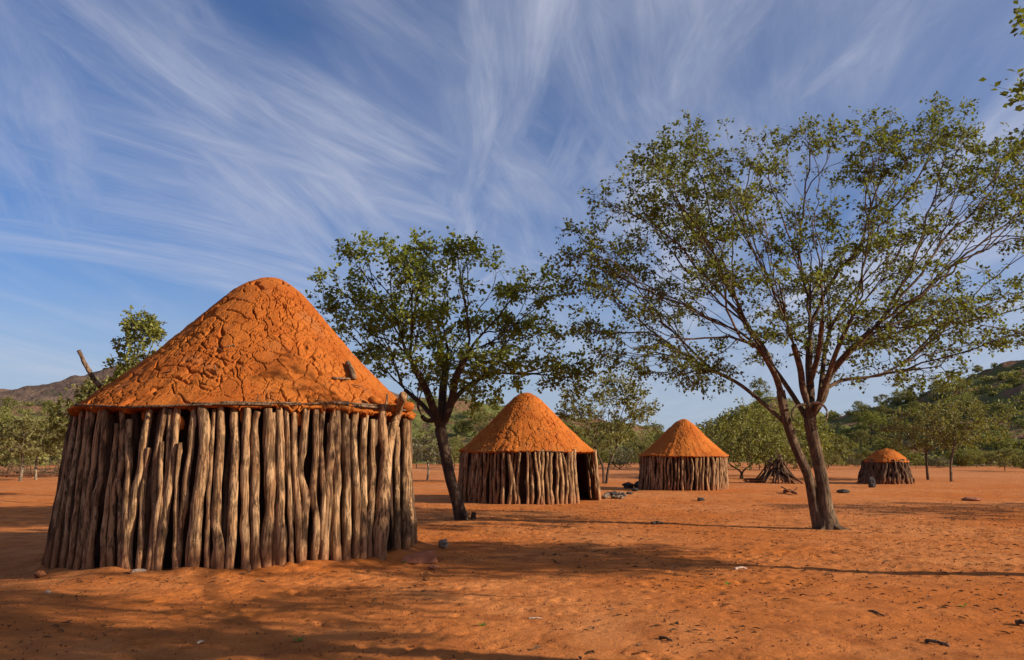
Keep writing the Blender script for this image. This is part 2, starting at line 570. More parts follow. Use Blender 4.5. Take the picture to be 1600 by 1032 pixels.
def roof_mesh(h, na, nr, seed, cell, crack_w, crack_d, rough, over=0.06, thick=0.09, left_rough=1.0, prof=PROF_Z):
    """clay cone: solid with an underside; cracks and lumps are real relief"""
    rng = random.Random(seed)
    org = np.array([h['cb'][0], h['cb'][1], 0])
    ap = h['apex']
    ctr = h['ct']
    Rr = h['rt'] + over
    ze = h['ze']
    facing = math.atan2(-h['cb'][1], -h['cb'][0])
    nf = int(na * 0.84)
    ang = facing + np.concatenate([np.linspace(-R(104), R(104), nf, endpoint=False), np.linspace(R(104), R(256), na - nf, endpoint=False)])
    ts = np.linspace(0, 1, nr + 1)[1:]
    zf = np.interp(ts, PROF_T, prof)
    zf = np.convolve(np.pad(zf, 4, mode='edge'), np.ones(9) / 9, mode='valid') if nr > 40 else zf
    zf = zf - zf[0] * (1 - ts)
    edge = np.array([1 + 0.026 * mnoise.noise((2.5 * math.cos(a) + seed, 2.5 * math.sin(a), 0)) +
                     0.016 * mnoise.noise((13 * math.cos(a), 13 * math.sin(a), seed)) for a in ang])
    sag = np.array([0.035 * mnoise.noise((1.7 * math.cos(a) + 9, 1.7 * math.sin(a), seed)) +
                    0.018 * mnoise.noise((8 * math.cos(a) + 3, 8 * math.sin(a), seed)) for a in ang]) * (Rr / 2.2)
    P = np.zeros((nr, na, 3))
    for i, t in enumerate(ts):
        sh = (ap[:2] - ctr) * (1 - t) + ctr
        rr = Rr * t * (1 + (edge - 1) * t)
        P[i, :, 0] = sh[0] + rr * np.cos(ang)
        P[i, :, 1] = sh[1] + rr * np.sin(ang)
        P[i, :, 2] = ap[2] - zf[i] * (ap[2] - ze) + sag * t
    flat = P.reshape(-1, 3)
    # seeds of the crack pattern on the surface
    def seeds(dens):
        pts = []
        area = math.pi * Rr * math.hypot(Rr, ap[2] - ze)
        for _ in range(int(area / (dens * dens))):
            t = math.sqrt(rng.random())
            pts.append(P[min(nr - 1, int(t * nr)), rng.randrange(na)])
        kd = kdtree.KDTree(len(pts))
        for i, p in enumerate(pts):
            kd.insert(p, i)
        kd.balance()
        return kd
    kd1 = seeds(cell)
    kd2 = seeds(cell * 0.42)
    disp = np.zeros(len(flat))
    # outward normals of the undisplaced cone
    N = np.zeros_like(P)
    du = np.roll(P, -1, axis=1) - np.roll(P, 1, axis=1)
    dv = np.gradient(P, axis=0)
    N = np.cross(dv, du)
    N /= np.linalg.norm(N, axis=2)[..., None] + 1e-9
    N[N[..., 2] < 0] *= -1
    s2 = SUN
    for i, p in enumerate(flat):
        v = Vector(p)
        wv = Vector((mnoise.noise(v * 7.0), mnoise.noise(v * 7.0 + Vector((31, 7, 3))), mnoise.noise(v * 7.0 + Vector((5, 41, 9))))) * (cell * 0.16)
        q = v + wv
        if i < na * 3:
            continue
        (c1, i1, d1), (c2, i2, d2) = kd1.find_n(q, 2)
        g1 = (d2 - d1) * 0.5
        (c1, i1, e1), (c2, i2, e2) = kd2.find_n(q, 2)
        g2 = (e2 - e1) * 0.5
        w1 = crack_w * (0.62 + 0.70 * mnoise.noise(v * 1.9 + Vector((seed, 0, 0))))
        w2 = crack_w * (0.30 + 0.90 * mnoise.noise(v * 1.4 + Vector((0, seed, 0))))
        dd = 0.0
        if w1 > 0.15 * crack_w:
            dd -= crack_d * max(0.0, 1 - g1 / w1)
        if w2 > 0.15 * crack_w:
            dd -= 0.7 * crack_d * max(0.0, 1 - g2 / w2)
        dd = max(dd, -crack_d)
        lr = 1.0 + left_rough * min(1.0, max(0.0, (ctr[0] - v.x) / Rr + 0.15))
        lump = mnoise.fractal(v * 4.2, 0.75, 2.1, 5) * rough * lr
        crumb = max(0.0, mnoise.noise(v * 21.0)) * rough * 0.55 * (lr - 0.75)
        broad = mnoise.noise(v * 1.3 + Vector((seed, seed, 0))) * rough * 1.4
        disp[i] = dd + lump + crumb + broad
    flat2 = flat + N.reshape(-1, 3) * disp[:, None]
    verts = [tuple(flat2[0 + k] - org) for k in range(0)]
    V = list(flat2 - org)
    apexv = len(V)
    V.append(np.array([ap[0], ap[1], ap[2] + 0.01]) - org)
    Fs = []
    for k in range(na):
        Fs.append((apexv, k, (k + 1) % na))
    idx = np.arange(nr * na).reshape(nr, na)
    a = idx[:-1, :]
    b = np.roll(a, -1, axis=1)
    d = idx[1:, :]
    c = np.roll(d, -1, axis=1)
    Fs += [tuple(x) for x in np.stack([a, d, c, b], -1).reshape(-1, 4).tolist()]
    # rounded eave edge and underside
    o0 = len(V)
    last = flat2[-na:] - org
    cc = np.array([ctr[0], ctr[1], 0]) - org
    rings = []
    for fr, dz in ((1.006, 0.35), (0.995, 0.75), (0.965, 1.0), (0.86, 0.8)):
        ring = last.copy()
        ring[:, :2] = cc[:2] + (last[:, :2] - cc[:2]) * fr
        ring[:, 2] = last[:, 2] - thick * dz * (0.75 + 0.5 * np.array([mnoise.noise((19 * math.cos(x), 19 * math.sin(x), seed + 4)) for x in ang]))
        rings.append(len(V))
        V += list(ring)
    prev = (nr - 1) * na
    for r0 in rings:
        for k in range(na):
            k2 = (k + 1) % na
            Fs.append((prev + k, r0 + k, r0 + k2, prev + k2))
        prev = r0
    cv = len(V)
    V.append(np.array([ctr[0], ctr[1], ze + (ap[2] - ze) * 0.45]) - org)
    for k in range(na):
        Fs.append((cv, prev + (k + 1) % na, prev + k))
    mb = MB()
    mb.add(np.array(V), Fs)
    return mb


def hut_radius(h, z):
    f = np.clip(z / h['ze'], -0.1, 1.1)
    return h['rb'] + (h['rt'] - h['rb']) * f, h['cb'] + (h['ct'] - h['cb']) * f


def on_hut(h, px, py, inset=0.0):
    """the point of the hut's wall seen at a place of the photo"""
    d = ray(px, py)
    z = 1.0
    for _ in range(8):
        r, c = hut_radius(h, z)
        r -= inset
        A = d[0] ** 2 + d[1] ** 2
        B = -2 * (d[0] * c[0] + d[1] * c[1])
        Cq = c[0] ** 2 + c[1] ** 2 - r * r
        disc = B * B - 4 * A * Cq
        t = -B / (2 * A) if disc < 0 else (-B - math.sqrt(disc)) / (2 * A)
        z = H + d[2] * t
    p = np.array([0, 0, H]) + d * t
    r, c = hut_radius(h, p[2])
    v = p[:2] - c
    v = v / (np.linalg.norm(v) + 1e-9) * (r - inset)
    p[:2] = c + v
    return p


def smooth_path(ctrl, n):
    """Catmull-Rom through control points"""
    P = np.asarray(ctrl, float)
    if len(P) == 2:
        return P[0] + (P[1] - P[0]) * np.linspace(0, 1, n)[:, None]
    L = np.concatenate([[0], np.cumsum(np.linalg.norm(np.diff(P, axis=0), axis=1))])
    ext = np.vstack([2 * P[0] - P[1], P, 2 * P[-1] - P[-2]])
    out = []
    for s in np.linspace(0, L[-1], n):
        i = min(len(P) - 2, int(np.searchsorted(L, s, 'right') - 1))
        t = (s - L[i]) / (L[i + 1] - L[i] + 1e-9)
        a, b, c, d = ext[i], ext[i + 1], ext[i + 2], ext[i + 3]
        out.append(0.5 * ((2 * b) + (-a + c) * t + (2 * a - 5 * b + 4 * c - d) * t * t + (-a + 3 * b - 3 * c + d) * t ** 3))
    return np.array(out)


def pole_mb(ctrl, r, rng, sides=9, n=18, wob=0.012, mb=None, taper=(1.08, 0.86), knots=True):
    P = smooth_path(ctrl, n)
    L = np.linalg.norm(P[-1] - P[0])
    s = np.linspace(0, 1, n)
    for k in range(3):
        for ax in (0, 1):
            P[:, ax] += wob * rng.uniform(-1, 1) / (k * 0.7 + 1) * np.sin(s * (2.2 + 2.6 * k) * math.pi + rng.uniform(0, 6.28))
    rad = r * (taper[0] + (taper[1] - taper[0]) * s)
    rad = rad * (1 + 0.07 * np.sin(s * rng.uniform(9, 20) + rng.uniform(0, 6)) + 0.05 * np.sin(s * rng.uniform(22, 40) + rng.uniform(0, 6)))
    jit = np.ones((n, sides))
    a = np.arange(sides) * 2 * math.pi / sides
    for k in range(2, 4):
        jit += 0.055 * rng.uniform(0.3, 1) * np.cos(k * a + rng.uniform(0, 6.28))[None, :] * (0.6 + 0.4 * np.sin(s * rng.uniform(3, 8) + rng.uniform(0, 6))[:, None])
    if knots:
        for _ in range(rng.randint(1, 3)):
            s0, a0 = rng.random(), rng.uniform(0, 6.28)
            jit += rng.uniform(0.15, 0.5) * np.exp(-((s - s0) * L / (r * 1.1)) ** 2)[:, None] * np.maximum(0, np.cos(a - a0))[None, :] ** 2
    # broken, uneven end
    mb = mb or MB()
    mb.tube(P, rad, sides, True, jit)
    return mb


# every pole of the big hut that the photo shows: ([(x, y), ...] from the foot up, width)
HUT1_POLES = [
    ([(72, 880), (92, 770), (117, 645)], 8), ([(84, 886), (100, 780), (121, 640)], 8),
    ([(96, 890), (110, 780), (128, 640)], 8), ([(108, 892), (122, 780), (139, 640)], 9),
    ([(120, 894), (130, 790), (146, 640)], 9), ([(131, 895), (139, 790), (156, 640)], 9),
    ([(140, 897), (142, 850), (148, 785), (159, 745), (166, 640)], 11),
    ([(162, 893), (164, 815), (180, 700), (182, 662)], 8),
    ([(173, 895), (176, 790), (190, 720), (191, 638)], 10),
    ([(196, 880), (198, 790), (202, 720), (201, 656)], 11),
    ([(202, 900), (199, 850), (207, 800), (219, 740), (226, 690), (234, 640)], 14),
    ([(232, 890), (241, 815), (240, 785), (245, 722), (260, 636)], 10),
    ([(250, 880), (252, 810), (258, 750), (268, 640)], 8),
    ([(247, 901), (254, 832), (263, 774), (271, 708), (279, 635)], 12),
    ([(275, 885), (276, 760), (282, 692)], 8),
    ([(274, 897), (279, 848), (288, 786), (297, 705), (303, 634)], 11),
    ([(299, 891), (309, 786), (320, 693), (316, 635)], 19),
    ([(322, 893), (328, 755), (334, 640)], 8),
    ([(342, 894), (342, 863), (336, 817), (339, 773), (345, 693), (345, 634)], 13),
    ([(343, 894), (343, 774), (346, 693), (344, 633)], 6),
    ([(359, 891), (362, 786), (370, 708), (366, 640)], 14),
    ([(386, 885), (383, 811), (383, 724), (386, 638)], 13),
    ([(401, 885), (399, 774), (397, 671), (403, 643)], 13),
    ([(417, 885), (417, 832), (421, 774), (419, 708), (419, 639)], 15),
    ([(441, 885), (439, 817), (438, 724), (436, 634)], 13),
    ([(456, 888), (453, 786), (450, 702), (447, 636)], 8),
    ([(470, 885), (466, 800), (460, 720), (459, 640)], 10),
    ([(472, 888), (474, 817), (478, 777), (470, 736), (475, 693), (478, 636)], 12),
    ([(490, 885), (494, 817), (489, 774), (492, 724), (494, 637)], 11),
    ([(504, 885), (509, 832), (512, 761), (517, 693), (523, 634)], 14),
    ([(507, 790), (504, 761), (501, 693), (506, 634)], 9),
    ([(526, 879), (525, 755), (526, 640)], 13),
    ([(543, 882), (541, 801), (540, 724), (540, 631)], 13),
    ([(555, 879), (557, 786), (552, 693), (557, 632)], 12),
    ([(566, 879), (568, 693), (571, 643)], 13),
    ([(576, 876), (577, 817), (582, 755), (582, 656)], 10),
    ([(217, 885), (222, 800), (228, 735), (233, 700)], 9), ([(240, 888), (243, 830), (250, 760), (252, 690)], 8), ([(190, 890), (188, 800), (184, 740)], 8),
    ([(333, 885), (340, 820)], 8), ([(430, 880), (428, 760), (427, 645)], 7),
    ([(620, 862), (620, 760), (620, 668)], 11), ([(633, 858), (634, 760), (632, 655)], 15),
    ([(645, 856), (644, 760), (640, 660)], 8),
]


def lean_ring_pole(h, phi, rng, r, inset, top_z, mb=None, foot_dphi=0.0, **kw):
    z0 = -0.12
    pts = []
    bow = rng.uniform(-0.05, 0.05) * (h['rb'] / 2)
    for k, f in enumerate((0, 0.34, 0.68, 1.0)):
        z = z0 + (top_z - z0) * f
        rr, c = hut_radius(h, z)
        ph = phi + foot_dphi * (1 - f) + bow * math.sin(f * math.pi) / h['rb'] + rng.uniform(-0.008, 0.008)
        pts.append([c[0] + (rr - inset) * math.cos(ph), c[1] + (rr - inset) * math.sin(ph), z])
    return pole_mb(pts, r, rng, mb=mb, **kw)


def build_hut1():
    h = HUT1
    rng = random.Random(11)
    org = np.array([h['cb'][0], h['cb'][1], 0.0])
    root = empty('pole_hut', org.tolist(), 'largest hut in the left foreground with wooden pole wall and tall cracked orange clay roof', 'hut')
    roof_mesh(h, 1200, 240, 3, 0.33, 0.0105, 0.065, 0.007, over=0.05, thick=0.055, left_rough=1.9).build('roof', M['clay'], root)

    def put(name, mb, mat, par=root):
        mb.v = [v - org for v in mb.v]
        return mb.build(name, M[mat], par)
    front = []
    for ctrl, wpx in HUT1_POLES:
        pts = [on_hut(h, x, y, rng.uniform(0.0, 0.05)) for x, y in ctrl]
        foot = pts[0].copy()
        foot[2] = float(gz(foot[0], foot[1])) - 0.10
        pts[0] = foot
        depth = pts[0][1]
        r = wpx / 2 * depth / F * rng.uniform(0.98, 1.12)
        put('pole', pole_mb(pts, r, rng, sides=10, n=30, wob=0.012), 'pole')
        front.append(pts[0])
    # inner row seen through the gaps and the far side of the ring
    facing = math.atan2(-h['cb'][1], -h['cb'][0])
    n = 58
    for k in range(n):
        dphi = -math.pi + (k + 0.5) * 2 * math.pi / n
        if R(50) < dphi < R(67):      # doorway on the right hand side
            continue
        behind = abs(dphi) < R(78)
        if behind and k % 2:
            continue
        inset = rng.uniform(0.13, 0.22) if behind else rng.uniform(0, 0.08)
        put('pole', lean_ring_pole(h, facing + dphi + rng.uniform(-0.03, 0.03), rng, rng.uniform(0.05, 0.085), inset,
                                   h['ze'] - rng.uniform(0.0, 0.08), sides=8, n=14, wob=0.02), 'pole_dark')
    lining_mb(h, org, facing, R(50), R(67), 0.30).build('inner_shade_lining', M['gap_shade'], root)  # added dark sheet, keeps the gaps between the poles black
    # forked door post
    f = MB()
    base = on_hut(h, 592, 880, -0.06)
    base[2] = -0.12
    s = base[1] / F
    mid = on_hut(h, 598, 790, -0.06)
    fork = on_hut(h, 605, 702, -0.05)
    pole_mb([base, mid, fork], 10.5 * s, rng, 12, 20, 0.006, f, (1.12, 0.95))
    pole_mb([fork + [0, 0, -0.10], on_hut(h, 598, 680, -0.05), on_hut(h, 597, 632, -0.05)], 6.6 * s, rng, 10, 12, 0.003, f, (1.15, 0.9))
    pole_mb([fork + [0, 0, -0.10], on_hut(h, 613, 675, -0.07), on_hut(h, 622, 645, -0.09), at(629, 617, base[1] * 1.0)], 7.2 * s, rng, 10, 14, 0.003, f, (1.1, 0.75))
    tag(put('forked_post', f, 'pole'), 'thick forked door post at the right of the wall')
    tw = pole_mb([on_hut(h, 603, 640, -0.05), on_hut(h, 605, 616, -0.05)], 2.6 * s, rng, 7, 6, 0.003, None, (1, 0.6))
    put('twig', tw, 'pole')
    # laths under the rim
    for k, (x0, x1, y0, y1) in enumerate(((118, 214, 633, 637), (200, 330, 637, 632), (300, 426, 631, 632), (345, 470, 629, 630), (440, 545, 633, 628), (520, 600, 629, 634), (560, 640, 634, 642))):
        ps = []
        for q in range(7):
            p = on_hut(h, x0 + (x1 - x0) * q / 6, y0 + (y1 - y0) * q / 6, -0.07)
            ps.append(p)
        put('eave_lath', pole_mb(ps, rng.uniform(0.011, 0.018), rng, 7, 14, 0.006, None, (1, 0.8), False), 'stick')
    # daub squeezed out between the pole tops, and lumps on the right edge of the rim
    for x, y, sz in ((272, 655, 0.075), (283, 662, 0.06), (380, 650, 0.065), (385, 642, 0.05), (466, 655, 0.07), (460, 680, 0.05), (320, 645, 0.05), (225, 650, 0.04)):
        c = on_hut(h, x, y, 0.06)
        put('mud_daub', lump_mb(c, (sz * 0.7, sz * 0.5, sz * 1.35), rng), 'clay')
    for x, y, sz in ((585, 626, 0.075), (612, 637, 0.075), (634, 636, 0.10), (640, 652, 0.06), (626, 628, 0.07)):
        c = on_hut(h, x, y, -0.05)
        put('mud_daub', lump_mb(c, (sz * 1.2, sz, sz * 0.75), rng), 'clay')
    # log and twig bedded in the roof, stick leaning at the left of the rim
    p0 = at(551, 594, 9.95 * h['D'] / 10.9)
    p0, p1 = roof_pt(h, 552, 594), roof_pt(h, 541, 571)
    nrm = np.array([0.45, -0.5, 0.75])
    put('roof_log', pole_mb([p0 + nrm * 0.02, (p0 + p1) / 2 + nrm * 0.05, p1 + nrm * 0.045], 0.042, rng, 9, 9, 0.004, None, (1, 0.85), False), 'stick')
    for k in range(11):
        x = rng.uniform(200, 560)
        p = roof_pt(h, x, rng.uniform(530, 625))
        a = rng.uniform(0, 6.28)
        dv = np.array([math.cos(a) * .07, -0.02, math.sin(a) * .05])
        put('roof_twig', pole_mb([p - dv + nrm * 0.004, p + dv + nrm * 0.02], rng.uniform(0.005, 0.009), rng, 5, 5, 0.003, None, (1, 0.7), False), 'stick')
    q0, q1 = roof_pt(h, 519, 592), roof_pt(h, 546, 594)
    put('roof_twig', pole_mb([q0 + nrm * 0.012, q1 + nrm * 0.02], 0.016, rng, 7, 7, 0.006, None, (1, 0.7), False), 'stick')
    Y = h['cb'][1] - 0.2
    put('roof_stick', pole_mb([at(156, 604, Y), at(148, 594, Y), at(140, 581, Y), at(131, 566, Y), at(123, 548, Y)], 0.035, rng, 8, 14, 0.006, None, (1.1, 0.75)), 'stick')


def roof_pt(h, px, py):
    d = ray(px, py)
    best = None
    for Y in np.linspace(h['cb'][1] - h['rb'], h['cb'][1] + 0.2, 240):
        p = np.array([0, 0, H]) + d * (Y / d[1])
        f = (h['apex'][2] - p[2]) / (h['apex'][2] - h['ze'])
        if f < 0 or f > 1:
            continue
        t = np.interp(f, PROF_Z, PROF_T)
        c = h['apex'][:2] * (1 - t) + h['ct'] * t
        if np.hypot(*(p[:2] - c)) <= (h['rt'] + 0.06) * t:
            return p
    return np.array([0, 0, H]) + d * (h['cb'][1] / d[1])


def lump_mb(c, size, rng, nu=12, nv=8, rough=0.28, mb=None, freq=1.6):
    """an irregular stone or lump"""
    mb = mb or MB()
    off = Vector((rng.uniform(-50, 50), rng.uniform(-50, 50), rng.uniform(-50, 50)))
    V = [(0, 0, -1.0)]
    for i in range(1, nv):
        th = math.pi * i / nv
        for k in range(nu):
            a = 2 * math.pi * k / nu
            V.append((math.sin(th) * math.cos(a), math.sin(th) * math.sin(a), -math.cos(th)))
    V.append((0, 0, 1.0))
    out = []
    for v in V:
        q = Vector(v)
        r = 1 + rough * mnoise.noise(q * freq + off) + rough * 0.5 * mnoise.noise(q * freq * 2.7 + off)
        out.append([c[0] + v[0] * r * size[0], c[1] + v[1] * r * size[1], c[2] + v[2] * r * size[2]])
    Fs = [(0, 1 + (k + 1) % nu, 1 + k) for k in range(nu)]
    for i in range(nv - 2):
        for k in range(nu):
            a = 1 + i * nu
            Fs.append((a + k, a + (k + 1) % nu, a + nu + (k + 1) % nu, a + nu + k))
    e = len(V) - 1
    a = 1 + (nv - 2) * nu
    Fs += [(e, a + k, a + (k + 1) % nu) for k in range(nu)]
    mb.add(np.array(out), Fs)
    return mb


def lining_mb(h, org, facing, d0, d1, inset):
    """added dark lining behind the poles, standing in for interior shade, open at the doorway"""
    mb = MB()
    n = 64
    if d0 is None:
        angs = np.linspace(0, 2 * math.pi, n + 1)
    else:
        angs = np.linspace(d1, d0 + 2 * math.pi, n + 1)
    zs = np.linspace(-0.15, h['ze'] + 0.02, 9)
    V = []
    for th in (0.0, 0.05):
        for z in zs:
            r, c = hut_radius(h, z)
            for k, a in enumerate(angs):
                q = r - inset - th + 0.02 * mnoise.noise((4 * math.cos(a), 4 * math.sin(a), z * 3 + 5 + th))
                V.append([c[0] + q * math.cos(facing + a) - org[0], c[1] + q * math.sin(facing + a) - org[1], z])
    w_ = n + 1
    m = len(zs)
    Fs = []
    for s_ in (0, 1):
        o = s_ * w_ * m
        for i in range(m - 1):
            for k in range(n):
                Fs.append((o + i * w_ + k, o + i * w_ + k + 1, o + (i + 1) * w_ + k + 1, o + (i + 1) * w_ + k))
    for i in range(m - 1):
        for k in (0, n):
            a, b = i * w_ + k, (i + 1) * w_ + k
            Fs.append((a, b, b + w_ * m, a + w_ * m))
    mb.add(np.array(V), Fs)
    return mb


def build_small_hut(h, label, seed, n, rpole, door=None, roof=(420, 70, 0.30, 0.012, 0.022, 0.012), over=0.05, prof=PROF_Z, mat='pole', gap=0.0, thick=0.07, wob=0.016, poke=0.0):
    rng = random.Random(seed)
    org = np.array([h['cb'][0], h['cb'][1], 0.0])
    root = empty('pole_hut', org.tolist(), label, 'hut')
    roof_mesh(h, roof[0], roof[1], seed, roof[2], roof[3], roof[4], roof[5], over=over, thick=thick, left_rough=0.6, prof=prof).build('roof', M['clay'], root)
    facing = math.atan2(-h['cb'][1], -h['cb'][0])
    def put(name, mb, mt):
        mb.v = [v - org for v in mb.v]
        return mb.build(name, M[mt], root)
    step = 2 * math.pi / n
    for k in range(n):
        dphi = -math.pi + (k + 0.5) * step
        if door and door[0] < dphi < door[1]:
            continue
        phi = facing + dphi + rng.uniform(-0.3, 0.3) * step
        put('pole', lean_ring_pole(h, phi, rng, rpole * rng.uniform(0.75, 1.3), rng.uniform(-0.01, 0.06), h['ze'] + 0.03 + rng.uniform(0, poke) - (rng.uniform(0, 0.10) if rng.random() < 0.3 else 0),
                                   sides=7, n=15, wob=wob, foot_dphi=rng.uniform(-0.35, 0.35) * step, knots=rng.random() < 0.5), mat)
    lining_mb(h, org, facing, door[0] if door else None, door[1] if door else None, 0.20).build('inner_shade_lining', M['gap_shade'], root)  # added dark lining here too, its colour standing in for shade inside
    if door:
        for dphi in door:
            put('door_post', lean_ring_pole(h, facing + dphi, rng, rpole * 1.25, -0.02, h['ze'] + 0.04, sides=9, n=14, wob=0.008), mat)
    for k in range(5):
        a0 = facing + rng.uniform(-1.5, 1.0)
        ps = []
        for q in range(8):
            a = a0 + q * 0.09
            ps.append([h['ct'][0] + (h['rt'] + 0.02) * math.cos(a), h['ct'][1] + (h['rt'] + 0.02) * math.sin(a), h['ze'] - 0.015 + rng.uniform(-0.015, 0.015)])
        put('eave_lath', pole_mb(ps, 0.012, rng, 6, 12, 0.004, None, (1, 0.8), False), 'stick')
    return root


# ------------------------------------------------------------------ trees
class Tree:
    def __init__(self, seed):
        self.rng = np.random.default_rng(seed)
        self.wood = MB()
        self.lv = []
        self.nl = 0
        self.tips = []

    def branch(self, a, da, b, r0, r1, db=None):
        L = np.linalg.norm(b - a)
        n = int(np.clip(L / 0.16, 3, 12))
        t = np.linspace(0, 1, n)[:, None]
        c1 = a + da * L * 0.38
        c2 = b - (b - c1) / (np.linalg.norm(b - c1) + 1e-9) * L * 0.30 if db is None else b - db * L * 0.3
        P = (1 - t) ** 3 * a + 3 * (1 - t) ** 2 * t * c1 + 3 * (1 - t) * t * t * c2 + t ** 3 * b
        if n > 3:
            P[1:-1] += self.rng.normal(0, 0.018 * min(L, 1.2), (n - 2, 3))
        rad = r0 + (r1 - r0) * t[:, 0]
        sides = 9 if r0 > 0.05 else 6 if r0 > 0.018 else 4 if r0 > 0.007 else 3
        self.wood.tube(P, rad, sides, False)
        d = P[-1] - P[-2]
        return P, d / (np.linalg.norm(d) + 1e-9)

    def grow(self, pos, d, pts, r_tip, power, r_in, level=0, kmax=2, grav=0.0):
        n = len(pts)
        if n == 1:
            P, dd = self.branch(pos, d, pts[0], min(r_in, r_tip * 1.3), r_tip * 0.6)
            self.tips.append((P, dd))
            return
        # split in clusters
        k = 4 if (level == 0 and n > 60) else 3 if (level == 1 and n > 24) else kmax
        cen = pts[self.rng.choice(n, k, replace=False)] if n >= k else pts
        for _ in range(6):
            # angular + spatial distance, so that limbs fan out
            dist = np.linalg.norm(pts[:, None] - cen[None], axis=2)
            lab = dist.argmin(1)
            cen = np.array([pts[lab == q].mean(0) if (lab == q).any() else cen[q] for q in range(len(cen))])
        for q in range(len(cen)):
            sub = pts[lab == q]
            m = len(sub)
            if m == 0:
                continue
            r = r_tip * m ** power
            r = min(r, r_in * 0.97)
            if m == 1:
                self.grow(pos, d, sub, r_tip, power, r, level + 1, kmax)
                continue
            c = sub.mean(0)
            frac = self.rng.uniform(0.14, 0.42) if level == 0 else self.rng.uniform(0.36, 0.60) if level < 3 else self.rng.uniform(0.3, 0.5)
            # stop before the nearest tip of the cluster
            near = np.linalg.norm(sub - pos, axis=1).min()
            L = min(np.linalg.norm(c - pos) * frac, near * 0.8)
            node = pos + (c - pos) / (np.linalg.norm(c - pos) + 1e-9) * L
            node = node + d * L * 0.16 + self.rng.normal(0, 0.05 * L, 3)
            rend = r * (0.86 if m > 3 else 0.75)
            P, dd = self.branch(pos, d, node, r, rend)
            self.grow(node, dd, sub, r_tip, power, rend, level + 1, kmax)

    def leaf(self, pos, direction, size, droop=0.0):
        """arrays of folded diamond leaves"""
        k = len(pos)
        rng = self.rng
        d = direction + rng.normal(0, 0.75, (k, 3))
        d[:, 2] -= droop
        d /= np.linalg.norm(d, axis=1)[:, None] + 1e-9
        up = rng.normal(0, 0.8, (k, 3)) + [0, 0, 0.9]
        sd = np.cross(d, up)
        sd /= np.linalg.norm(sd, axis=1)[:, None] + 1e-9
        nr = np.cross(sd, d)
        s = size * rng.uniform(0.6, 1.25, k)[:, None]
        b = pos
        tip = pos + d * s
        l = pos + d * s * 0.45 + sd * s * 0.36 + nr * s * 0.13
        r = pos + d * s * 0.45 - sd * s * 0.36 + nr * s * 0.13
        self.lv.append(np.stack([b, l, tip, r], 1).reshape(-1, 3))
        self.nl += k

    def leafy_twigs(self, twigs, per, leaf, tw_len, along=0.5, droop=0.25, r=0.0028, tri=True):
        rng = self.rng
        for P, dd in self.tips:
            starts = [(P[-1], dd)]
            for _ in range(twigs - 1):
                i = rng.integers(max(1, int(len(P) * (1 - along))), len(P))
                starts.append((P[i], dd))
            for s, d0 in starts:
                d = d0 + rng.normal(0, 0.65, 3)
                d[2] *= 0.7
                d /= np.linalg.norm(d) + 1e-9
                L = tw_len * rng.uniform(0.5, 1.3)
                e = s + d * L + [0, 0, -0.12 * L]
                mid = (s + e) / 2 + rng.normal(0, 0.06 * L, 3)
                self.wood.tube(np.array([s, mid, e]), [r, r * 0.8, r * 0.5], 3, False)
                k = max(2, int(per * rng.uniform(0.55, 1.4)))
                t = rng.random(k)[:, None] ** 0.7
                pos = (1 - t) ** 2 * s + 2 * t * (1 - t) * mid + t * t * e
                pos = pos + rng.normal(0, 0.022 + tw_len * 0.06, (k, 3))
                self.leaf(pos, np.broadcast_to(d, (k, 3)), leaf, droop)

    def leaf_mesh(self, name):
        V = np.concatenate(self.lv)
        k = self.nl
        base = np.arange(k)[:, None] * 4
        T = np.concatenate([base + [0, 1, 2], base + [0, 2, 3]], 1).reshape(-1, 3)
        me = bpy.data.meshes.new(name)
        me.vertices.add(len(V))
        me.vertices.foreach_set('co', V.ravel())
        me.loops.add(len(T) * 3)
        me.loops.foreach_set('vertex_index', T.ravel())
        me.polygons.add(len(T))
        me.polygons.foreach_set('loop_start', np.arange(len(T)) * 3)
        me.polygons.foreach_set('loop_total', np.full(len(T), 3))
        me.update()
        return me

    def build(self, name, root, bark, leafm):
        self.wood.build('trunk', bark, root)
        me = self.leaf_mesh('crown')
        me.materials.append(leafm)
        o = bpy.data.objects.new('crown', me)
        C.objects.link(o)
        o.parent = root


def in_poly(poly, x, z):
    c = False
    n = len(poly)
    for i in range(n):
        x1, y1 = poly[i]
        x2, y2 = poly[(i + 1) % n]
        if (y1 > z) != (y2 > z) and x < (x2 - x1) * (z - y1) / (y2 - y1) + x1:
            c = not c
    return c


def crown_points(poly, n, depth, seed, gap=0.0, freq=1.1, xc=None, shell=0.0):
    """points through a crown: outline in x,z (metres from the foot), rounded in depth"""
    rng = random.Random(seed)
    xs = [p[0] for p in poly]
    zs = [p[1] for p in poly]
    x0, x1, z0, z1 = min(xs), max(xs), min(zs), max(zs)
    xc = (x0 + x1) / 2 if xc is None else xc
    out = []
    tries = 0
    while len(out) < n and tries < n * 200:
        tries += 1
        x, z = rng.uniform(x0, x1), rng.uniform(z0, z1)
        if not in_poly(poly, x, z):
            continue
        u = (x - xc) / ((x1 - x0) / 2)
        wz = (z - z0) / (z1 - z0)
        half = depth * math.sqrt(max(0.04, 1 - u * u)) * math.sin(math.pi * min(0.96, wz * 0.74 + 0.22))
        y = rng.uniform(-1, 1) * half
        if mnoise.noise((x * freq + seed, y * freq, z * freq * 1.4)) < gap:
            continue
        e = math.hypot(u, y / (depth + 1e-6))
        if shell and rng.random() < shell * (1 - min(1, e)) * (1 - wz):
            continue
        out.append((x, y, z))
    return np.array(out)


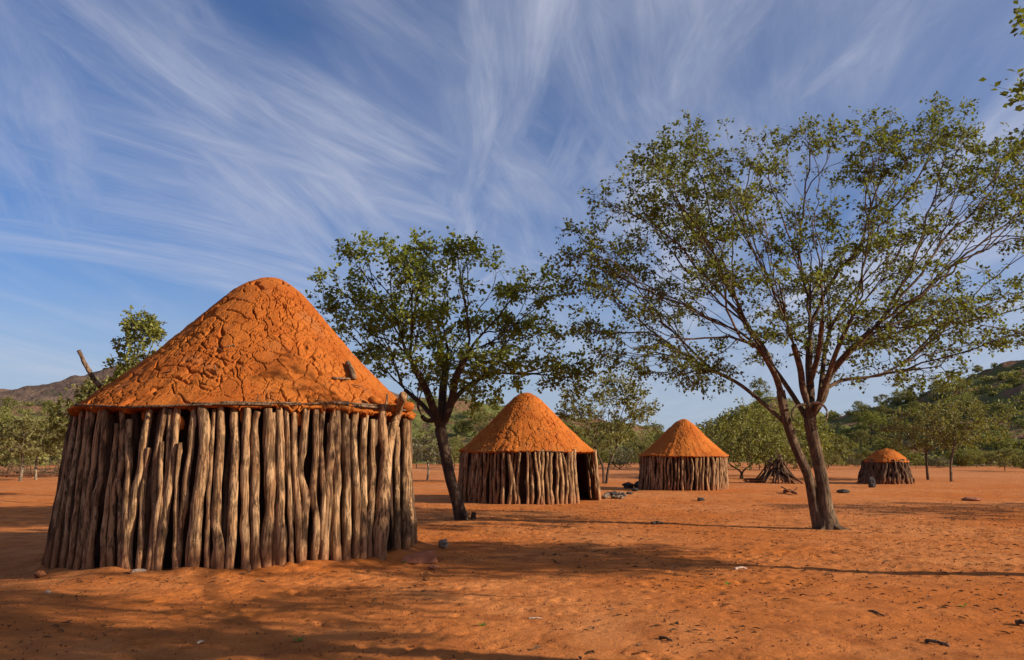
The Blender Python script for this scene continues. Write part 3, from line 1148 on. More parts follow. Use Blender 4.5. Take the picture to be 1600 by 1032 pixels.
def sprays(poly, n, per, rad, depth, seed, thick=0.09, **kw):
    """crown points gathered in flat, layered sprays"""
    cen = crown_points(poly, n, depth, seed, **kw)
    rg = np.random.default_rng(seed)
    out = []
    for c in cen:
        k = max(2, int(per * rg.uniform(0.5, 1.5)))
        r = rad * rg.uniform(0.6, 1.3)
        a = rg.uniform(0, 6.28, k)
        q = r * np.sqrt(rg.random(k))
        tilt = 0.22 * np.array([c[0], c[1]]) / (np.hypot(c[0], c[1]) + 0.5)
        dx, dy = q * np.cos(a), q * np.sin(a)
        out.append(np.stack([c[0] + dx, c[1] + dy, c[2] + rg.normal(0, thick, k) + (dx * tilt[0] + dy * tilt[1])], 1))
    return np.concatenate(out)


def px_poly(pts, base, Y):
    return [(at(x, y, Y)[0] - base[0], at(x, y, Y)[2] - base[2]) for x, y in pts]


def place_ground(px, py):
    g = ground_pt(px, py)
    z = float(gz(g[0], g[1]))
    g = ground_pt(px, py, z)
    return np.array([g[0], g[1], float(gz(g[0], g[1]))])


def trunk_path(T, pts, radii, sides=12, flare=0.0):
    P = smooth_path(pts, 26)
    s = np.linspace(0, 1, len(radii))
    rad = np.interp(np.linspace(0, 1, 26), s, radii)
    rr = T.rng
    jit = np.ones((26, sides))
    a = np.arange(sides) * 2 * math.pi / sides
    hh = np.linspace(0, 1, 26)
    for k in (2, 3, 5):
        jit += 0.075 * np.cos(k * a + rr.uniform(0, 6.28) + hh[:, None] * rr.uniform(-3, 3))
    if flare:
        jit += flare * np.exp(-hh * 14)[:, None] * (1 + 0.8 * np.cos(3 * a + 1.0))[None, :] * 0.5
    T.wood.tube(P, rad, sides, False, jit)
    d = P[-1] - P[-2]
    return P[-1], d / np.linalg.norm(d)


def assign(pts, starts):
    """share crown points among limb ends by direction"""
    sc = []
    for pos, d in starts:
        v = pts - pos
        L = np.linalg.norm(v, axis=1)
        cosang = (v @ d) / (L + 1e-9)
        sc.append(L * (1.45 - cosang))
    return np.array(sc).argmin(0)


def build_tree1():
    b = place_ground(1292, 827)
    Y = b[1]
    root = empty('spreading_tree', b.tolist(), 'tall spreading tree with twin trunks and a wide airy crown on the right', 'tree')
    T = Tree(21)
    L = lambda x, y, dy=0.0: at(x, y, Y) - b + np.array([0, dy, 0])
    s = Y / F
    # right hand trunk and its fork
    eB, dB = trunk_path(T, [L(1298, 832), L(1291, 790), L(1284, 745), L(1274, 700), L(1266, 665), L(1266, 640)], [15 * s, 11 * s, 9.3 * s, 9 * s, 9 * s, 9.3 * s], 14, 0.55)
    # left hand trunk leaning out
    eA, dA = trunk_path(T, [L(1284, 830, .05), L(1273, 790, .03), L(1262, 745, -.02), L(1241, 700, -.06), L(1224, 655, -.12), L(1214, 612, -.18)], [11 * s, 7.8 * s, 7 * s, 6.6 * s, 6.3 * s, 6 * s], 12, 0.4)
    starts = []
    def limb(frm, d, pts, r0, r1):
        P = smooth_path(pts, 12)
        T.wood.tube(P, np.linspace(r0 * 0.72, r1 * 0.72, 12), 9, False)
        dd = P[-1] - P[-2]
        starts.append((P[-1], dd / np.linalg.norm(dd)))
        T.limb_r.append(r1 * 0.8)
    T.limb_r = []
    limb(eA, dA, [eA, L(1203, 590, -.3), L(1180, 560, -.5)], 7.0 * s, 5.5 * s)
    limb(eA, dA, [eA, L(1212, 580, .1), L(1205, 545, .35), L(1190, 510, .6)], 6.5 * s, 5.5 * s)
    limb(eA, dA, [L(1240, 677, -.08), L(1205, 640, .05), L(1165, 600, .3), L(1135, 580, .5)], 5 * s, 3.6 * s)
    limb(eB, dB, [eB, L(1252, 610, -.1), L(1243, 580, -.25), L(1225, 545, -.5)], 8 * s, 6 * s)
    limb(eB, dB, [L(1268, 668), L(1250, 625, .2), L(1228, 580, .45), L(1205, 540, .7)], 6 * s, 4.5 * s)
    limb(eB, dB, [L(1267, 655), L(1277, 610, -.3), L(1283, 560, -.65), L(1292, 515, -1.0)], 6 * s, 4.5 * s)
    limb(eB, dB, [L(1280, 630), L(1298, 585, .4), L(1312, 545, .7), L(1330, 505, 1.0)], 6 * s, 4.5 * s)
    limb(eB, dB, [eB, L(1270, 612, .1), L(1272, 570, .25), L(1275, 525, .3)], 9.5 * s, 7 * s)
    limb(eB, dB, [L(1268, 650), L(1284, 620, -.1), L(1288, 590, -.2), L(1310, 555, -.45), L(1335, 525, -.7)], 8.5 * s, 6 * s)
    limb(eB, dB, [L(1286, 600, -.1), L(1310, 575, .2), L(1350, 545, .6)], 6.5 * s, 5 * s)
    limb(eB, dB, [L(1284, 612), L(1320, 594, .15), L(1365, 588, .2)], 4.5 * s, 3.2 * s)
    limb(eB, dB, [L(1262, 600, -.1), L(1262, 560, -.5), L(1255, 515, -.9)], 6.5 * s, 5 * s)
    # a few surface roots
    for q in ((1330, 827, -0.1), (1272, 833, -.25), (1312, 836, -.3)):
        e = L(q[0], q[1], q[2])
        e[2] = -0.03
        T.wood.tube(smooth_path([np.array([e[0] * .15, e[1] * .15, .16]), e * 0.5 + [0, 0, .035], e], 9), [.09, .085, .075, .06, .05, .042, .034, .024, .010], 8, False)
    poly = px_poly([(882, 405), (905, 365), (955, 345), (930, 310), (990, 300), (1040, 275), (1010, 240), (1055, 205), (1120, 200),
                    (1150, 225), (1190, 225), (1240, 210), (1268, 190), (1290, 225), (1330, 230), (1372, 215), (1400, 175), (1440, 170), (1495, 165),
                    (1490, 215), (1475, 235), (1540, 245), (1610, 225), (1650, 260), (1660, 350), (1650, 430), (1600, 480), (1600, 545), (1540, 540),
                    (1480, 575), (1470, 605), (1400, 600), (1340, 585), (1290, 560), (1230, 560), (1190, 565), (1130, 590), (1080, 600), (1050, 590),
                    (1000, 575), (940, 560), (905, 525), (930, 490), (895, 455)], b, Y)
    pts = sprays(poly, 430, 4.5, 0.46, 2.8, 4, 0.035, gap=-0.2, freq=0.9, xc=0.0, shell=0.25)
    # long sprays that break the outline
    rgx = np.random.default_rng(55)
    ext = []
    for x, y in ((1408, 172), (1440, 186), (1478, 172), (1455, 205), (1425, 215), (1260, 200), (1275, 215), (1112, 212), (1062, 232), (1040, 215), (1085, 215), (1025, 250), (935, 315), (965, 318),
                 (905, 372), (890, 410), (1062, 588), (1092, 598), (1120, 585), (1470, 597), (1440, 590), (1400, 598), (1345, 588), (1545, 245), (1590, 235), (1500, 240), (912, 520), (945, 555), (1000, 572)):
        c = L(x, y, rgx.uniform(-0.7, 0.7))
        for _ in range(4):
            ext.append(c + rgx.normal(0, 1, 3) * [0.20, 0.2, 0.06])
    pts = np.concatenate([pts, np.array(ext)])
    lab = assign(pts, starts)
    for q, (p, d) in enumerate(starts):
        if (lab == q).any():
            T.grow(p, d, pts[lab == q], 0.0036, 0.50, T.limb_r[q])
    T.leafy_twigs(4, 7.4, 0.068, 0.22, 0.6, 0.25, 0.0042)
    T.build('spreading_tree', root, M['bark'], M['leaf'])
    return root, b


def build_tree2():
    b = place_ground(719, 811)
    Y = b[1]
    root = empty('leaning_tree', b.tolist(), 'leafy dark green tree with a slim leaning trunk behind the largest hut', 'tree')
    T = Tree(33)
    L = lambda x, y, dy=0.0: at(x, y, Y) - b + np.array([0, dy, 0])
    s = Y / F
    e, d = trunk_path(T, [L(722, 816), L(713, 780), L(703, 745), L(694, 700), L(688, 668)], [11 * s, 9 * s, 8.5 * s, 8.5 * s, 9 * s], 12, 0.5)
    starts = []
    T.limb_r = []
    def limb(pts, r0, r1):
        P = smooth_path(pts, 10)
        T.wood.tube(P, np.linspace(r0, r1, 10), 8, False)
        dd = P[-1] - P[-2]
        starts.append((P[-1], dd / np.linalg.norm(dd)))
        T.limb_r.append(r1)
    limb([e, L(680, 645, -.1), L(668, 610, -.3), L(650, 575, -.5)], 7 * s, 5 * s)
    limb([e, L(690, 640, .1), L(690, 600, .4), L(695, 560, .6)], 7.5 * s, 5.5 * s)
    limb([e, L(698, 648, 0), L(708, 620, -.1), L(712, 595, -.2), L(730, 560, -.4)], 7 * s, 5 * s)
    limb([L(690, 660), L(676, 652, .2), L(655, 630, .5), L(625, 605, .8)], 4.5 * s, 3.5 * s)
    limb([L(700, 640), L(720, 610, .3), L(752, 585, .6)], 4.5 * s, 3.5 * s)
    limb([L(692, 655), L(670, 658, -.2), L(662, 652, -.3)], 4.0 * s, 3.4 * s)
    poly = px_poly([(483, 465), (520, 440), (560, 425), (545, 375), (580, 385), (620, 385), (648, 405), (672, 388), (730, 395), (765, 395), (780, 420),
                    (840, 428), (850, 455), (880, 480), (885, 520), (920, 545), (905, 580), (885, 605), (850, 595), (800, 605), (760, 620), (735, 600),
                    (700, 610), (650, 600), (610, 590), (570, 570), (545, 540), (520, 500)], b, Y)
    pts = sprays(poly, 128, 4.6, 0.38, 2.2, 9, 0.06, gap=-0.2, freq=0.9, shell=0.2)
    rgx = np.random.default_rng(56)
    ext = []
    for x, y in ((552, 380), (575, 392), (610, 388), (500, 455), (530, 440), (490, 480), (735, 395), (765, 400), (700, 395), (838, 432), (850, 455), (800, 425), (885, 520), (905, 560), (915, 580), (895, 605), (860, 600), (760, 622), (655, 395)):
        c = L(x, y, rgx.uniform(-0.6, 0.6))
        for _ in range(4):
            ext.append(c + rgx.normal(0, 1, 3) * [0.22, 0.2, 0.07])
    pts = np.concatenate([pts, np.array(ext)])
    lab = assign(pts, starts)
    for q, (p, dd) in enumerate(starts):
        if (lab == q).any():
            T.grow(p, dd, pts[lab == q], 0.0046, 0.48, T.limb_r[q])
    T.leafy_twigs(4, 7.4, 0.090, 0.25, 0.6, 0.25, 0.0042)
    T.build('leaning_tree', root, M['bark_dark'], M['leaf_green'])
    return b


def generic_tree(seed, height, trunk_h, rx, n, leaf, twigs, per, tw_len, r_tip=0.006, power=0.48, flat=0.5, lean=0.0, stems=1, gap=-0.2, bottom=0.35, freq=0.9):
    """crown ellipsoid with its flat-bottomed outline; returns a Tree"""
    T = Tree(seed)
    rng = random.Random(seed)
    zc = trunk_h + (height - trunk_h) * bottom
    poly = []
    for k in range(28):
        a = 2 * math.pi * k / 28
        rr = 1 + 0.20 * mnoise.noise((2.0 * math.cos(a) + seed, 2.0 * math.sin(a), seed * 0.7)) + 0.08 * rng.uniform(-1, 1)
        x = rx * math.cos(a) * rr + lean
        z = zc + ((height - zc) if math.sin(a) > 0 else (zc - trunk_h) * 0.85) * math.sin(a) * rr
        poly.append((x, z))
    pts = crown_points(poly, n, rx * 0.95, seed, gap=gap, freq=freq / max(0.5, rx / 2.0), xc=lean, shell=0.3)
    starts = []
    rads = []
    r0 = r_tip * n ** power * 1.1 / math.sqrt(stems)
    for q in range(stems):
        aa = 6.28 * q / stems + seed
        off = np.array([math.cos(aa), math.sin(aa), 0]) * (0.10 if stems > 1 else 0)
        top = np.array([lean * 0.6, 0, trunk_h]) + off * 5 * (1 if stems > 1 else 0)
        mid = off + np.array([lean * 0.2 + rng.uniform(-.1, .1), rng.uniform(-.1, .1), trunk_h * 0.5])
        e, d = trunk_path(T, [off * 0.6 + [0, 0, -0.1], mid, top], [r0 * 1.15, r0 * 0.95, r0 * 0.85], 8, 0.3)
        starts.append((e, d))
        rads.append(r0 * 0.85)
    lab = assign(pts, starts)
    for q, (p, d) in enumerate(starts):
        if (lab == q).any():
            T.grow(p, d, pts[lab == q], r_tip, power, rads[q])
    T.leafy_twigs(twigs, per, leaf, tw_len, 0.6, 0.2, r_tip * 0.5)
    return T


def single_mesh_tree(T, name, bark, leafm):
    """small far tree: one mesh, bark and leaf faces"""
    mw = T.wood
    V = np.concatenate(T.lv)
    base = np.arange(T.nl)[:, None] * 4
    tris = np.concatenate([base + [0, 1, 2], base + [0, 2, 3]], 1).reshape(-1, 3)
    nw = len(mw.f)
    mw.add(V, [tuple(t) for t in tris.tolist()])
    me = mw.mesh(name, False)
    me.materials.append(bark)
    me.materials.append(leafm)
    idx = np.zeros(len(me.polygons), np.int32)
    idx[nw:] = 1
    me.polygons.foreach_set('material_index', idx)
    me.update()
    return me


# ------------------------------------------------------------------ hills
def hill_fn(profile, r0, r1, noise_amp, seed, back=1.0):
    pxs = [p[0] for p in profile]
    pys = [p[1] for p in profile]

    def f(px, r):
        """height at photo bearing px, distance r"""
        py = np.interp(px, pxs, pys)
        th = np.arctan((px - 800.0) / F)
        depth = r1 * np.cos(th)
        top = H + (705.0 - py) / F * depth * 1.02
        top = np.maximum(top, 0)
        t = np.clip((r - r0) / (r1 - r0), 0, None)
        s = np.where(t < 1, np.sin(np.clip(t, 0, 1) * math.pi / 2) ** 1.25, 1 - 0.35 * np.clip(t - 1, 0, 1) ** 1.5)
        x = r * np.sin(th)
        y = r * np.cos(th)
        nz = fbm(x / (noise_amp * 9), y / (noise_amp * 9), seed, 5, 0.55) * noise_amp * np.clip(t * 2.5, 0, 1) * np.clip(top / 6.0, 0, 1)
        return top * s + nz - 0.35 * np.clip(1 - t * 6, 0, 1) - 0.3
    return f


def build_hill(name, f, px0, px1, r0, r1, mat, na=220, nr=70):
    th0, th1 = math.atan((px0 - 800) / F), math.atan((px1 - 800) / F)
    ths = np.linspace(th0, th1, na)
    rs = np.concatenate([[r0 * 0.985], np.linspace(r0, r1, nr), np.linspace(r1, r1 * 1.5, 14)[1:]])
    TT, RR = np.meshgrid(ths, rs)
    PX = 800 + F * np.tan(TT)
    Z = f(PX, RR)
    V = np.stack([RR * np.sin(TT), RR * np.cos(TT), Z], -1)
    ny, nx = TT.shape
    idx = np.arange(nx * ny).reshape(ny, nx)
    Fq = np.stack([idx[:-1, :-1], idx[:-1, 1:], idx[1:, 1:], idx[1:, :-1]], -1).reshape(-1, 4)
    mb = MB()
    mb.add(V.reshape(-1, 3), [tuple(q) for q in Fq.tolist()])
    o = mb.build(name, mat)
    tag(o, kind='structure')


# =================================================================== build it
build_ground()

HILLS = {
    'mountain': (hill_fn([(-900, 640), (-300, 618), (0, 618), (60, 614), (100, 609), (150, 600), (260, 584), (380, 588), (520, 606), (590, 628), (650, 640), (720, 660), (800, 690), (820, 715)], 330, 620, 8.0, 3), -900, 820, 330, 620, 'mountain'),
    'hill_a': (hill_fn([(-900, 640), (-200, 655), (0, 652), (80, 650), (200, 640), (330, 628), (480, 622), (620, 633), (700, 641), (760, 650), (930, 668), (1030, 684), (1120, 700), (1160, 715)], 82, 210, 2.2, 14), -900, 1160, 82, 210, 'hill'),
    'hill_b': (hill_fn([(1010, 715), (1060, 690), (1120, 668), (1180, 646), (1215, 640), (1260, 648), (1320, 668), (1380, 690), (1420, 715)], 95, 260, 2.2, 25), 1010, 1420, 95, 260, 'hill'),
    'hill_c': (hill_fn([(1180, 715), (1250, 690), (1300, 670), (1350, 657), (1400, 646), (1440, 630), (1470, 618), (1540, 598), (1600, 586), (1700, 570), (1850, 560), (2300, 560)], 80, 190, 2.2, 40), 1180, 2300, 80, 190, 'hill'),
}
for key, (f, p0, p1, r0, r1, mk) in HILLS.items():
    build_hill('mountain' if key == 'mountain' else 'hill', f, p0, p1, r0, r1, M[mk])

build_hut1()
build_small_hut(HUT2, 'middle hut with a conical clay roof and a dark open doorway at its right', 52, 100, 0.047, (R(41), R(81)), (700, 120, 0.32, 0.012, 0.040, 0.010), wob=0.024)
build_small_hut(HUT3, 'smaller hut with a smooth orange clay cone roof left of the stick pile', 63, 88, 0.042, None, (420, 70, 0.40, 0.012, 0.02, 0.014), wob=0.022)
build_small_hut(HUT4, 'smallest and farthest hut with a rounded clay top over dark sticks at the right', 74, 60, 0.058, None, (240, 40, 0.35, 0.010, 0.014, 0.015), over=0.035, prof=PROF4_Z, mat='pole_dark', wob=0.05, poke=0.05)

T1, T1B = build_tree1()
T2B = build_tree2()

# ------------------------------------------------------------------ horns hung in the fork of the big tree
Y = T1B[1] - 0.22
hr = empty('cattle_horns', at(1265, 642, Y).tolist(), 'pair of curved cattle horns hanging in the fork of the tall spreading tree', 'horns')
ho = np.array(hr.location)
s = Y / F
for pts in ([(1269, 630), (1281, 630), (1290, 638), (1293, 648), (1290, 660)], [(1258, 632), (1244, 635), (1237, 645), (1239, 655), (1247, 663)]):
    m_ = MB()
    P = smooth_path([at(x, y, Y - 0.06 * k) - ho for k, (x, y) in enumerate(pts)], 16)
    m_.tube(P, np.linspace(2.4 * s, 0.8 * s, 16), 8)
    m_.build('horn', M['horn'] if pts[0][0] == 1269 else M['bark_dark'], hr)
lump_mb(at(1264, 634, Y) - ho, (0.06, 0.05, 0.06), random.Random(2), 12, 9, 0.2).build('skull', M['bark'], hr)

# ------------------------------------------------------------------ stump by the leaning tree
g = place_ground(733, 812)
rs_ = random.Random(5)
st = MB()
for k in range(5):
    a = rs_.uniform(0, 6.28)
    b0 = np.array([math.cos(a) * .07, math.sin(a) * .07, -0.05])
    pole_mb([b0, b0 * 1.3 + [0, 0, rs_.uniform(.12, .22)]], 0.045, rs_, 8, 6, 0.004, st)
tag(st.build('tree_stump', M['bark_dark'], None, g.tolist()), 'short dark broken stump at the foot of the leaning tree', 'stump')

# ------------------------------------------------------------------ trees off to the right that throw their shade into view
def side_tree(x, y, seed, label, height, rx, bottom, trunk_h, lean=0.0, n=330, leaf=0.10, per=10, gap=-0.2, reach=()):
    T = Tree(seed)
    rng = random.Random(seed)
    zc = bottom + (height - bottom) * 0.4
    poly = []
    for k in range(28):
        a = 2 * math.pi * k / 28
        rr = 1 + 0.22 * mnoise.noise((2.0 * math.cos(a) + seed, 2.0 * math.sin(a), seed * 0.7)) + 0.08 * rng.uniform(-1, 1)
        poly.append((rx * math.cos(a) * rr + lean, zc + ((height - zc) if math.sin(a) > 0 else (zc - bottom)) * math.sin(a) * rr))
    pts = crown_points(poly, n, rx * 0.95, seed, gap=gap, freq=0.8, xc=lean, shell=0.3)
    z = float(gz(x, y))
    base = np.array([x, y, z])
    e, d = trunk_path(T, [np.array([0, 0, -0.1]), np.array([0.05, 0.02, trunk_h * .5]), np.array([lean * 0.25, 0, trunk_h])], [0.15, 0.12, 0.11], 10, 0.4)
    T.grow(e, d, pts, 0.0055, 0.5, 0.10)
    if len(reach):
        # long thin limb stretching towards the picture's right edge
        tips = np.array(reach) - base
        T.grow(e, d, tips, 0.008, 0.5, 0.06, 3)
    T.leafy_twigs(4, per, leaf, 0.34, 0.6, 0.3)
    root = empty('shade_tree', base.tolist(), label, 'tree')
    T.build('shade_tree', root, M['bark'], M['leaf'])
    return root


rg_ = random.Random(6)
REACH = []
for px, py, sx_, sy_, m_ in ((1626, 38, 12, 9, 4), (1618, 146, 12, 11, 5), (1630, 215, 12, 12, 4), (1632, 262, 20, 10, 4)):
    for _ in range(m_):
        REACH.append(at(px + rg_.uniform(-sx_, sx_), py + rg_.uniform(-sy_, sy_), 7.6 + rg_.uniform(-0.3, 0.3)))
side_tree(11.2, 7.5, 91, 'tree beyond the right edge whose leafy twigs reach in at the upper right corner', 5.2, 2.0, 3.9, 3.2, -0.2, 430, 0.080, 9, -0.06, REACH)
side_tree(7.3, 3.4, 92, 'tree outside the frame that shades the ground before the largest hut', 5.4, 3.2, 4.1, 3.2, 0.0, 520, 0.085, 8, 0.0)
side_tree(22.5, 15.5, 94, 'tree outside the right edge that shades the ground before the smallest hut', 6.0, 3.6, 2.8, 2.2, 0.0, 240)

# ------------------------------------------------------------------ nearer background trees, each its own
def bg_tree(px, py, top_py, half_px, label, seed, bark, leafm, n=150, leaf=0.12, per=8, trunk=0.35, lean=0.0, stems=1, gap=-0.15, group=None, name='acacia_tree', twigs=4):
    b = place_ground(px, py)
    hgt = at(px, top_py, b[1])[2] - b[2]
    rx = half_px * b[1] / F
    T = generic_tree(seed, hgt, hgt * trunk, rx, n, leaf, twigs, per, 0.14 * rx + 0.12, 0.0055, 0.47, lean=lean * rx, stems=stems, gap=gap, bottom=0.35)
    root = empty(name, b.tolist(), label, 'tree', group)
    T.build(name, root, M[bark], M[leafm])
    return root


bg_tree(945, 756, 583, 76, 'airy yellow green tree with thin forking stems between the middle and smaller huts', 101, 'bark_dark', 'leaf_yellow', 170, 0.13, 7, 0.30, 0.05, 2, 0.0)
bg_tree(1450, 750, 640, 62, 'grey green tree with an upright trunk right behind the smallest hut', 102, 'bark_dark', 'leaf_far', 120, 0.13, 8, 0.38, 0, 1, -0.05)
bg_tree(1486, 753, 622, 64, 'yellowish tree with a bent pale trunk to the right of the smallest hut', 103, 'bark', 'leaf_yellow', 100, 0.12, 7, 0.42, 0.25, 1, 0.0)
bg_tree(667, 751, 685, 30, 'small half bare tree with a pale stem left of the leaning tree', 104, 'bark_pale', 'leaf_grey', 70, 0.13, 4, 0.48, 0, 1, -0.1)
bg_tree(1195, 744, 635, 92, 'wide bushy tree standing behind the stick pile', 105, 'bark_dark', 'leaf_far', 200, 0.14, 9, 0.25, 0.0, 2, -0.12)
bg_tree(205, 790, 490, 36, 'tree rising behind the left slope of the largest roof', 106, 'bark', 'leaf_far', 110, 0.10, 9, 0.55, -0.1, 1, -0.05)
bg_tree(140, 775, 590, 55, 'low green tree behind the left eave of the largest hut', 107, 'bark', 'leaf_yellow', 130, 0.13, 9, 0.30, -0.1, 2, -0.1)
bg_tree(31, 752, 655, 70, 'green tree with a forked pale trunk at the left edge behind the brush fence', 108, 'bark_pale', 'leaf_far', 130, 0.13, 9, 0.42, 0, 1, -0.02)
bg_tree(56, 750, 662, 48, 'green tree with a thin pale stem beside the largest hut wall', 109, 'bark_pale', 'leaf_far', 100, 0.13, 9, 0.45, 0, 1, -0.02)
bg_tree(1158, 748, 645, 66, 'dense green tree between the smaller hut and the stick pile', 110, 'bark_dark', 'leaf_far', 150, 0.14, 9, 0.2, 0, 2, -0.15)

# ------------------------------------------------------------------ far scrub and hillside trees (shared meshes, each tree an object)
FAR = []
for k, (hg, th_, rx, st_) in enumerate(((4.2, 1.2, 2.6, 1), (3.4, 0.8, 2.3, 2), (4.8, 1.6, 2.4, 1), (2.8, 0.5, 1.9, 3), (3.6, 1.3, 2.9, 1))):
    T = generic_tree(300 + k, hg, th_, rx, 95, 0.19, 4, 5 if k == 3 else 11, 0.5, 0.009, 0.45, stems=st_, gap=-0.08, bottom=0.3)
    FAR.append(single_mesh_tree(T, 'scrub_tree', M['bark_dark'], M['leaf_grey'] if k == 3 else M['leaf_far']))
rr_ = random.Random(77)


def far_tree(x, y, z, sc, label, group):
    o = bpy.data.objects.new('scrub_tree', rr_.choice(FAR))
    C.objects.link(o)
    o.location = (x, y, z - 0.1)
    q = sc * rr_.uniform(0.75, 1.25)
    o.scale = (q * rr_.uniform(0.9, 1.15), q * rr_.uniform(0.9, 1.15), q * rr_.uniform(0.85, 1.1))
    o.rotation_euler = (0, 0, rr_.uniform(0, 6.28))
    tag(o, label, 'tree', group)


def scatter_hill(key, n, p0, p1, label, group, sc=1.0, tmin=0.0, tmax=1.05, dens=-0.3):
    f, a, b, r0, r1, mk = HILLS[key]
    k = 0
    tries = 0
    while k < n and tries < n * 40:
        tries += 1
        px = rr_.uniform(p0, p1)
        t = tmin + (tmax - tmin) * rr_.random()
        r = r0 + (r1 - r0) * t
        th = math.atan((px - 800) / F)
        x, y = r * math.sin(th), r * math.cos(th)
        if vnoise(np.array(x / 14), np.array(y / 14), 9) < dens:
            continue
        z = float(f(np.array(px), np.array(r)))
        far_tree(x, y, max(z, float(gz(x, y))), sc * rr_.uniform(0.7, 1.15), label, group)
        k += 1


scatter_hill('hill_c', 122, 1240, 1680, 'scrubby acacia growing on the stony right hillside', 'acacias on the right hillside', 0.55)
scatter_hill('hill_b', 32, 1040, 1370, 'scrubby acacia on the low hill behind the stick pile', 'acacias on the low middle hill', 0.75)
scatter_hill('hill_a', 48, 590, 1090, 'scrubby acacia on the slope seen behind the leaning tree and middle hut', 'acacias on the slope behind the middle hut', 0.6)
scatter_hill('hill_a', 30, -120, 170, 'scrubby acacia on the green slope at the left edge', 'acacias on the left slope', 0.75)


def scatter_row(n, p0, p1, py0, py1, label, group, sc):
    for k in range(n):
        px = p0 + (p1 - p0) * (k + rr_.uniform(0.1, 0.9)) / n
        g = ground_pt(px, rr_.uniform(py0, py1))
        far_tree(g[0], g[1], float(gz(g[0], g[1])), sc * rr_.uniform(0.75, 1.15), label, group)


scatter_row(20, 1290, 1680, 727, 738, 'bushy acacia in the row at the foot of the right hill', 'acacias at the foot of the right hill', 0.42)
scatter_row(12, 1000, 1300, 728, 736, 'bushy acacia in the thicket behind the smaller hut', 'acacias behind the smaller hut', 0.7)
scatter_row(16, 610, 1000, 726, 735, 'bushy acacia on the flat ground behind the middle hut', 'acacias behind the middle hut', 0.5)
scatter_row(9, -120, 150, 728, 738, 'bushy acacia behind the brush fence at the left edge', 'acacias behind the brush fence', 0.6)

# low scrub between the hillside trees: one mass
def scrub_mass():
    rg = np.random.default_rng(31)
    V = []
    for key, n, p0, p1, sc in (('hill_c', 240, 1220, 1700, 1.0), ('hill_b', 110, 1030, 1380, 1.2), ('hill_a', 260, 590, 1100, 1.0), ('hill_a', 150, -140, 180, 1.0)):
        f, a, b, r0, r1, mk = HILLS[key]
        for k in range(n):
            px = rg.uniform(p0, p1)
            r = r0 + (r1 - r0) * rg.random() * 1.04
            th = math.atan((px - 800) / F)
            x, y = r * math.sin(th), r * math.cos(th)
            z = max(float(f(np.array(px), np.array(r))), float(gz(x, y)))
            hgt = rg.uniform(0.5, 1.5) * sc
            wd = hgt * rg.uniform(0.7, 1.3)
            m = 110
            d = rg.normal(0, 1, (m, 3))
            d /= np.linalg.norm(d, axis=1)[:, None]
            d *= rg.random(m)[:, None] ** 0.4
            c = d * [wd, wd, hgt * 0.55] + [x, y, z + hgt * 0.45]
            ax = rg.normal(0, 1, (m, 3))
            ax /= np.linalg.norm(ax, axis=1)[:, None]
            bx = np.cross(ax, rg.normal(0, 1, (m, 3)))
            bx /= np.linalg.norm(bx, axis=1)[:, None]
            q = rg.uniform(0.10, 0.24, m)[:, None]
            V.append(np.stack([c - ax * q, c + bx * q * 0.6, c + ax * q, c - bx * q * 0.6], 1).reshape(-1, 3))
    V = np.concatenate(V)
    mb = MB()
    mb.add(V, [(4 * i, 4 * i + 1, 4 * i + 2, 4 * i + 3) for i in range(len(V) // 4)])
    o = mb.build('hillside_scrub', M['leaf_far'], smooth=False)
    tag(o, 'low green scrub covering the hillsides between the trees', 'scrub', kind='stuff')


scrub_mass()

# ------------------------------------------------------------------ stick pile
g0 = place_ground(1216, 754)
sp = empty('stick_pile', g0.tolist(), 'cone of dark sticks leaned together like a tent near the tall spreading tree', 'stick pile')
rs_ = random.Random(8)
sw = g0[1] / F
for k in range(46):
    a = rs_.uniform(0, 6.28)
    rad = rs_.uniform(0.75, 1.0) * 41 * sw
    tip_h = rs_.uniform(18, 52) * sw * rs_.uniform(0.7, 1.0)
    foot = np.array([math.cos(a) * rad * 1.05, math.sin(a) * rad * 0.9, -0.03])
    tipp = np.array([rs_.uniform(-0.4, 0.4) - math.cos(a) * 0.1, rs_.uniform(-0.25, 0.25), tip_h])
    pole_mb([foot, (foot + tipp) / 2 + [rs_.uniform(-.05, .05), 0, rs_.uniform(-.06, .02)], tipp], rs_.uniform(0.025, 0.05), rs_, 6, 9, 0.02).build('stick', M['pole_dark'], sp)
for k in range(5):
    a = math.pi + rs_.uniform(-0.25, 0.25)
    p0 = np.array([-20 * sw, rs_.uniform(-.2, .2), 0.05 + 0.04 * k])
    p1 = p0 + np.array([math.cos(a) * 0.9, math.sin(a) * 0.5, -0.02 * k])
    pole_mb([p0, p1], 0.03, rs_, 6, 7, 0.02).build('stick', M['pole_dark'], sp)

# ------------------------------------------------------------------ brush fence on the left
g0 = place_ground(20, 747)
bf = empty('brush_fence', g0.tolist(), 'low fence of piled grey brush and a long rail at the left edge', 'fence')
fw = g0[1] / F
rail = MB()
pole_mb([np.array([-4.0, 0, 0.16]), np.array([0, -.05, 0.14]), np.array([3.2, 0.05, 0.18])], 0.06, rs_, 8, 20, 0.03, rail)
rail.build('rail', M['pole_dark'], bf)
brush = MB()
for k in range(420):
    x = rs_.uniform(-4, 3)
    a = rs_.uniform(0, 6.28)
    L_ = rs_.uniform(0.4, 1.0)
    el = rs_.uniform(-0.1, 1.0)
    p = np.array([x, rs_.uniform(0.1, 1.1), rs_.uniform(0.05, 0.30)])
    d_ = np.array([math.cos(a) * math.cos(el), math.sin(a) * math.cos(el), math.sin(el)]) * L_
    brush.tube(np.array([p, p + d_ * .5 + [0, 0, .04], p + d_]), [0.014, 0.011, 0.006], 4, False)
brush.build('brush', M['stick'], bf)
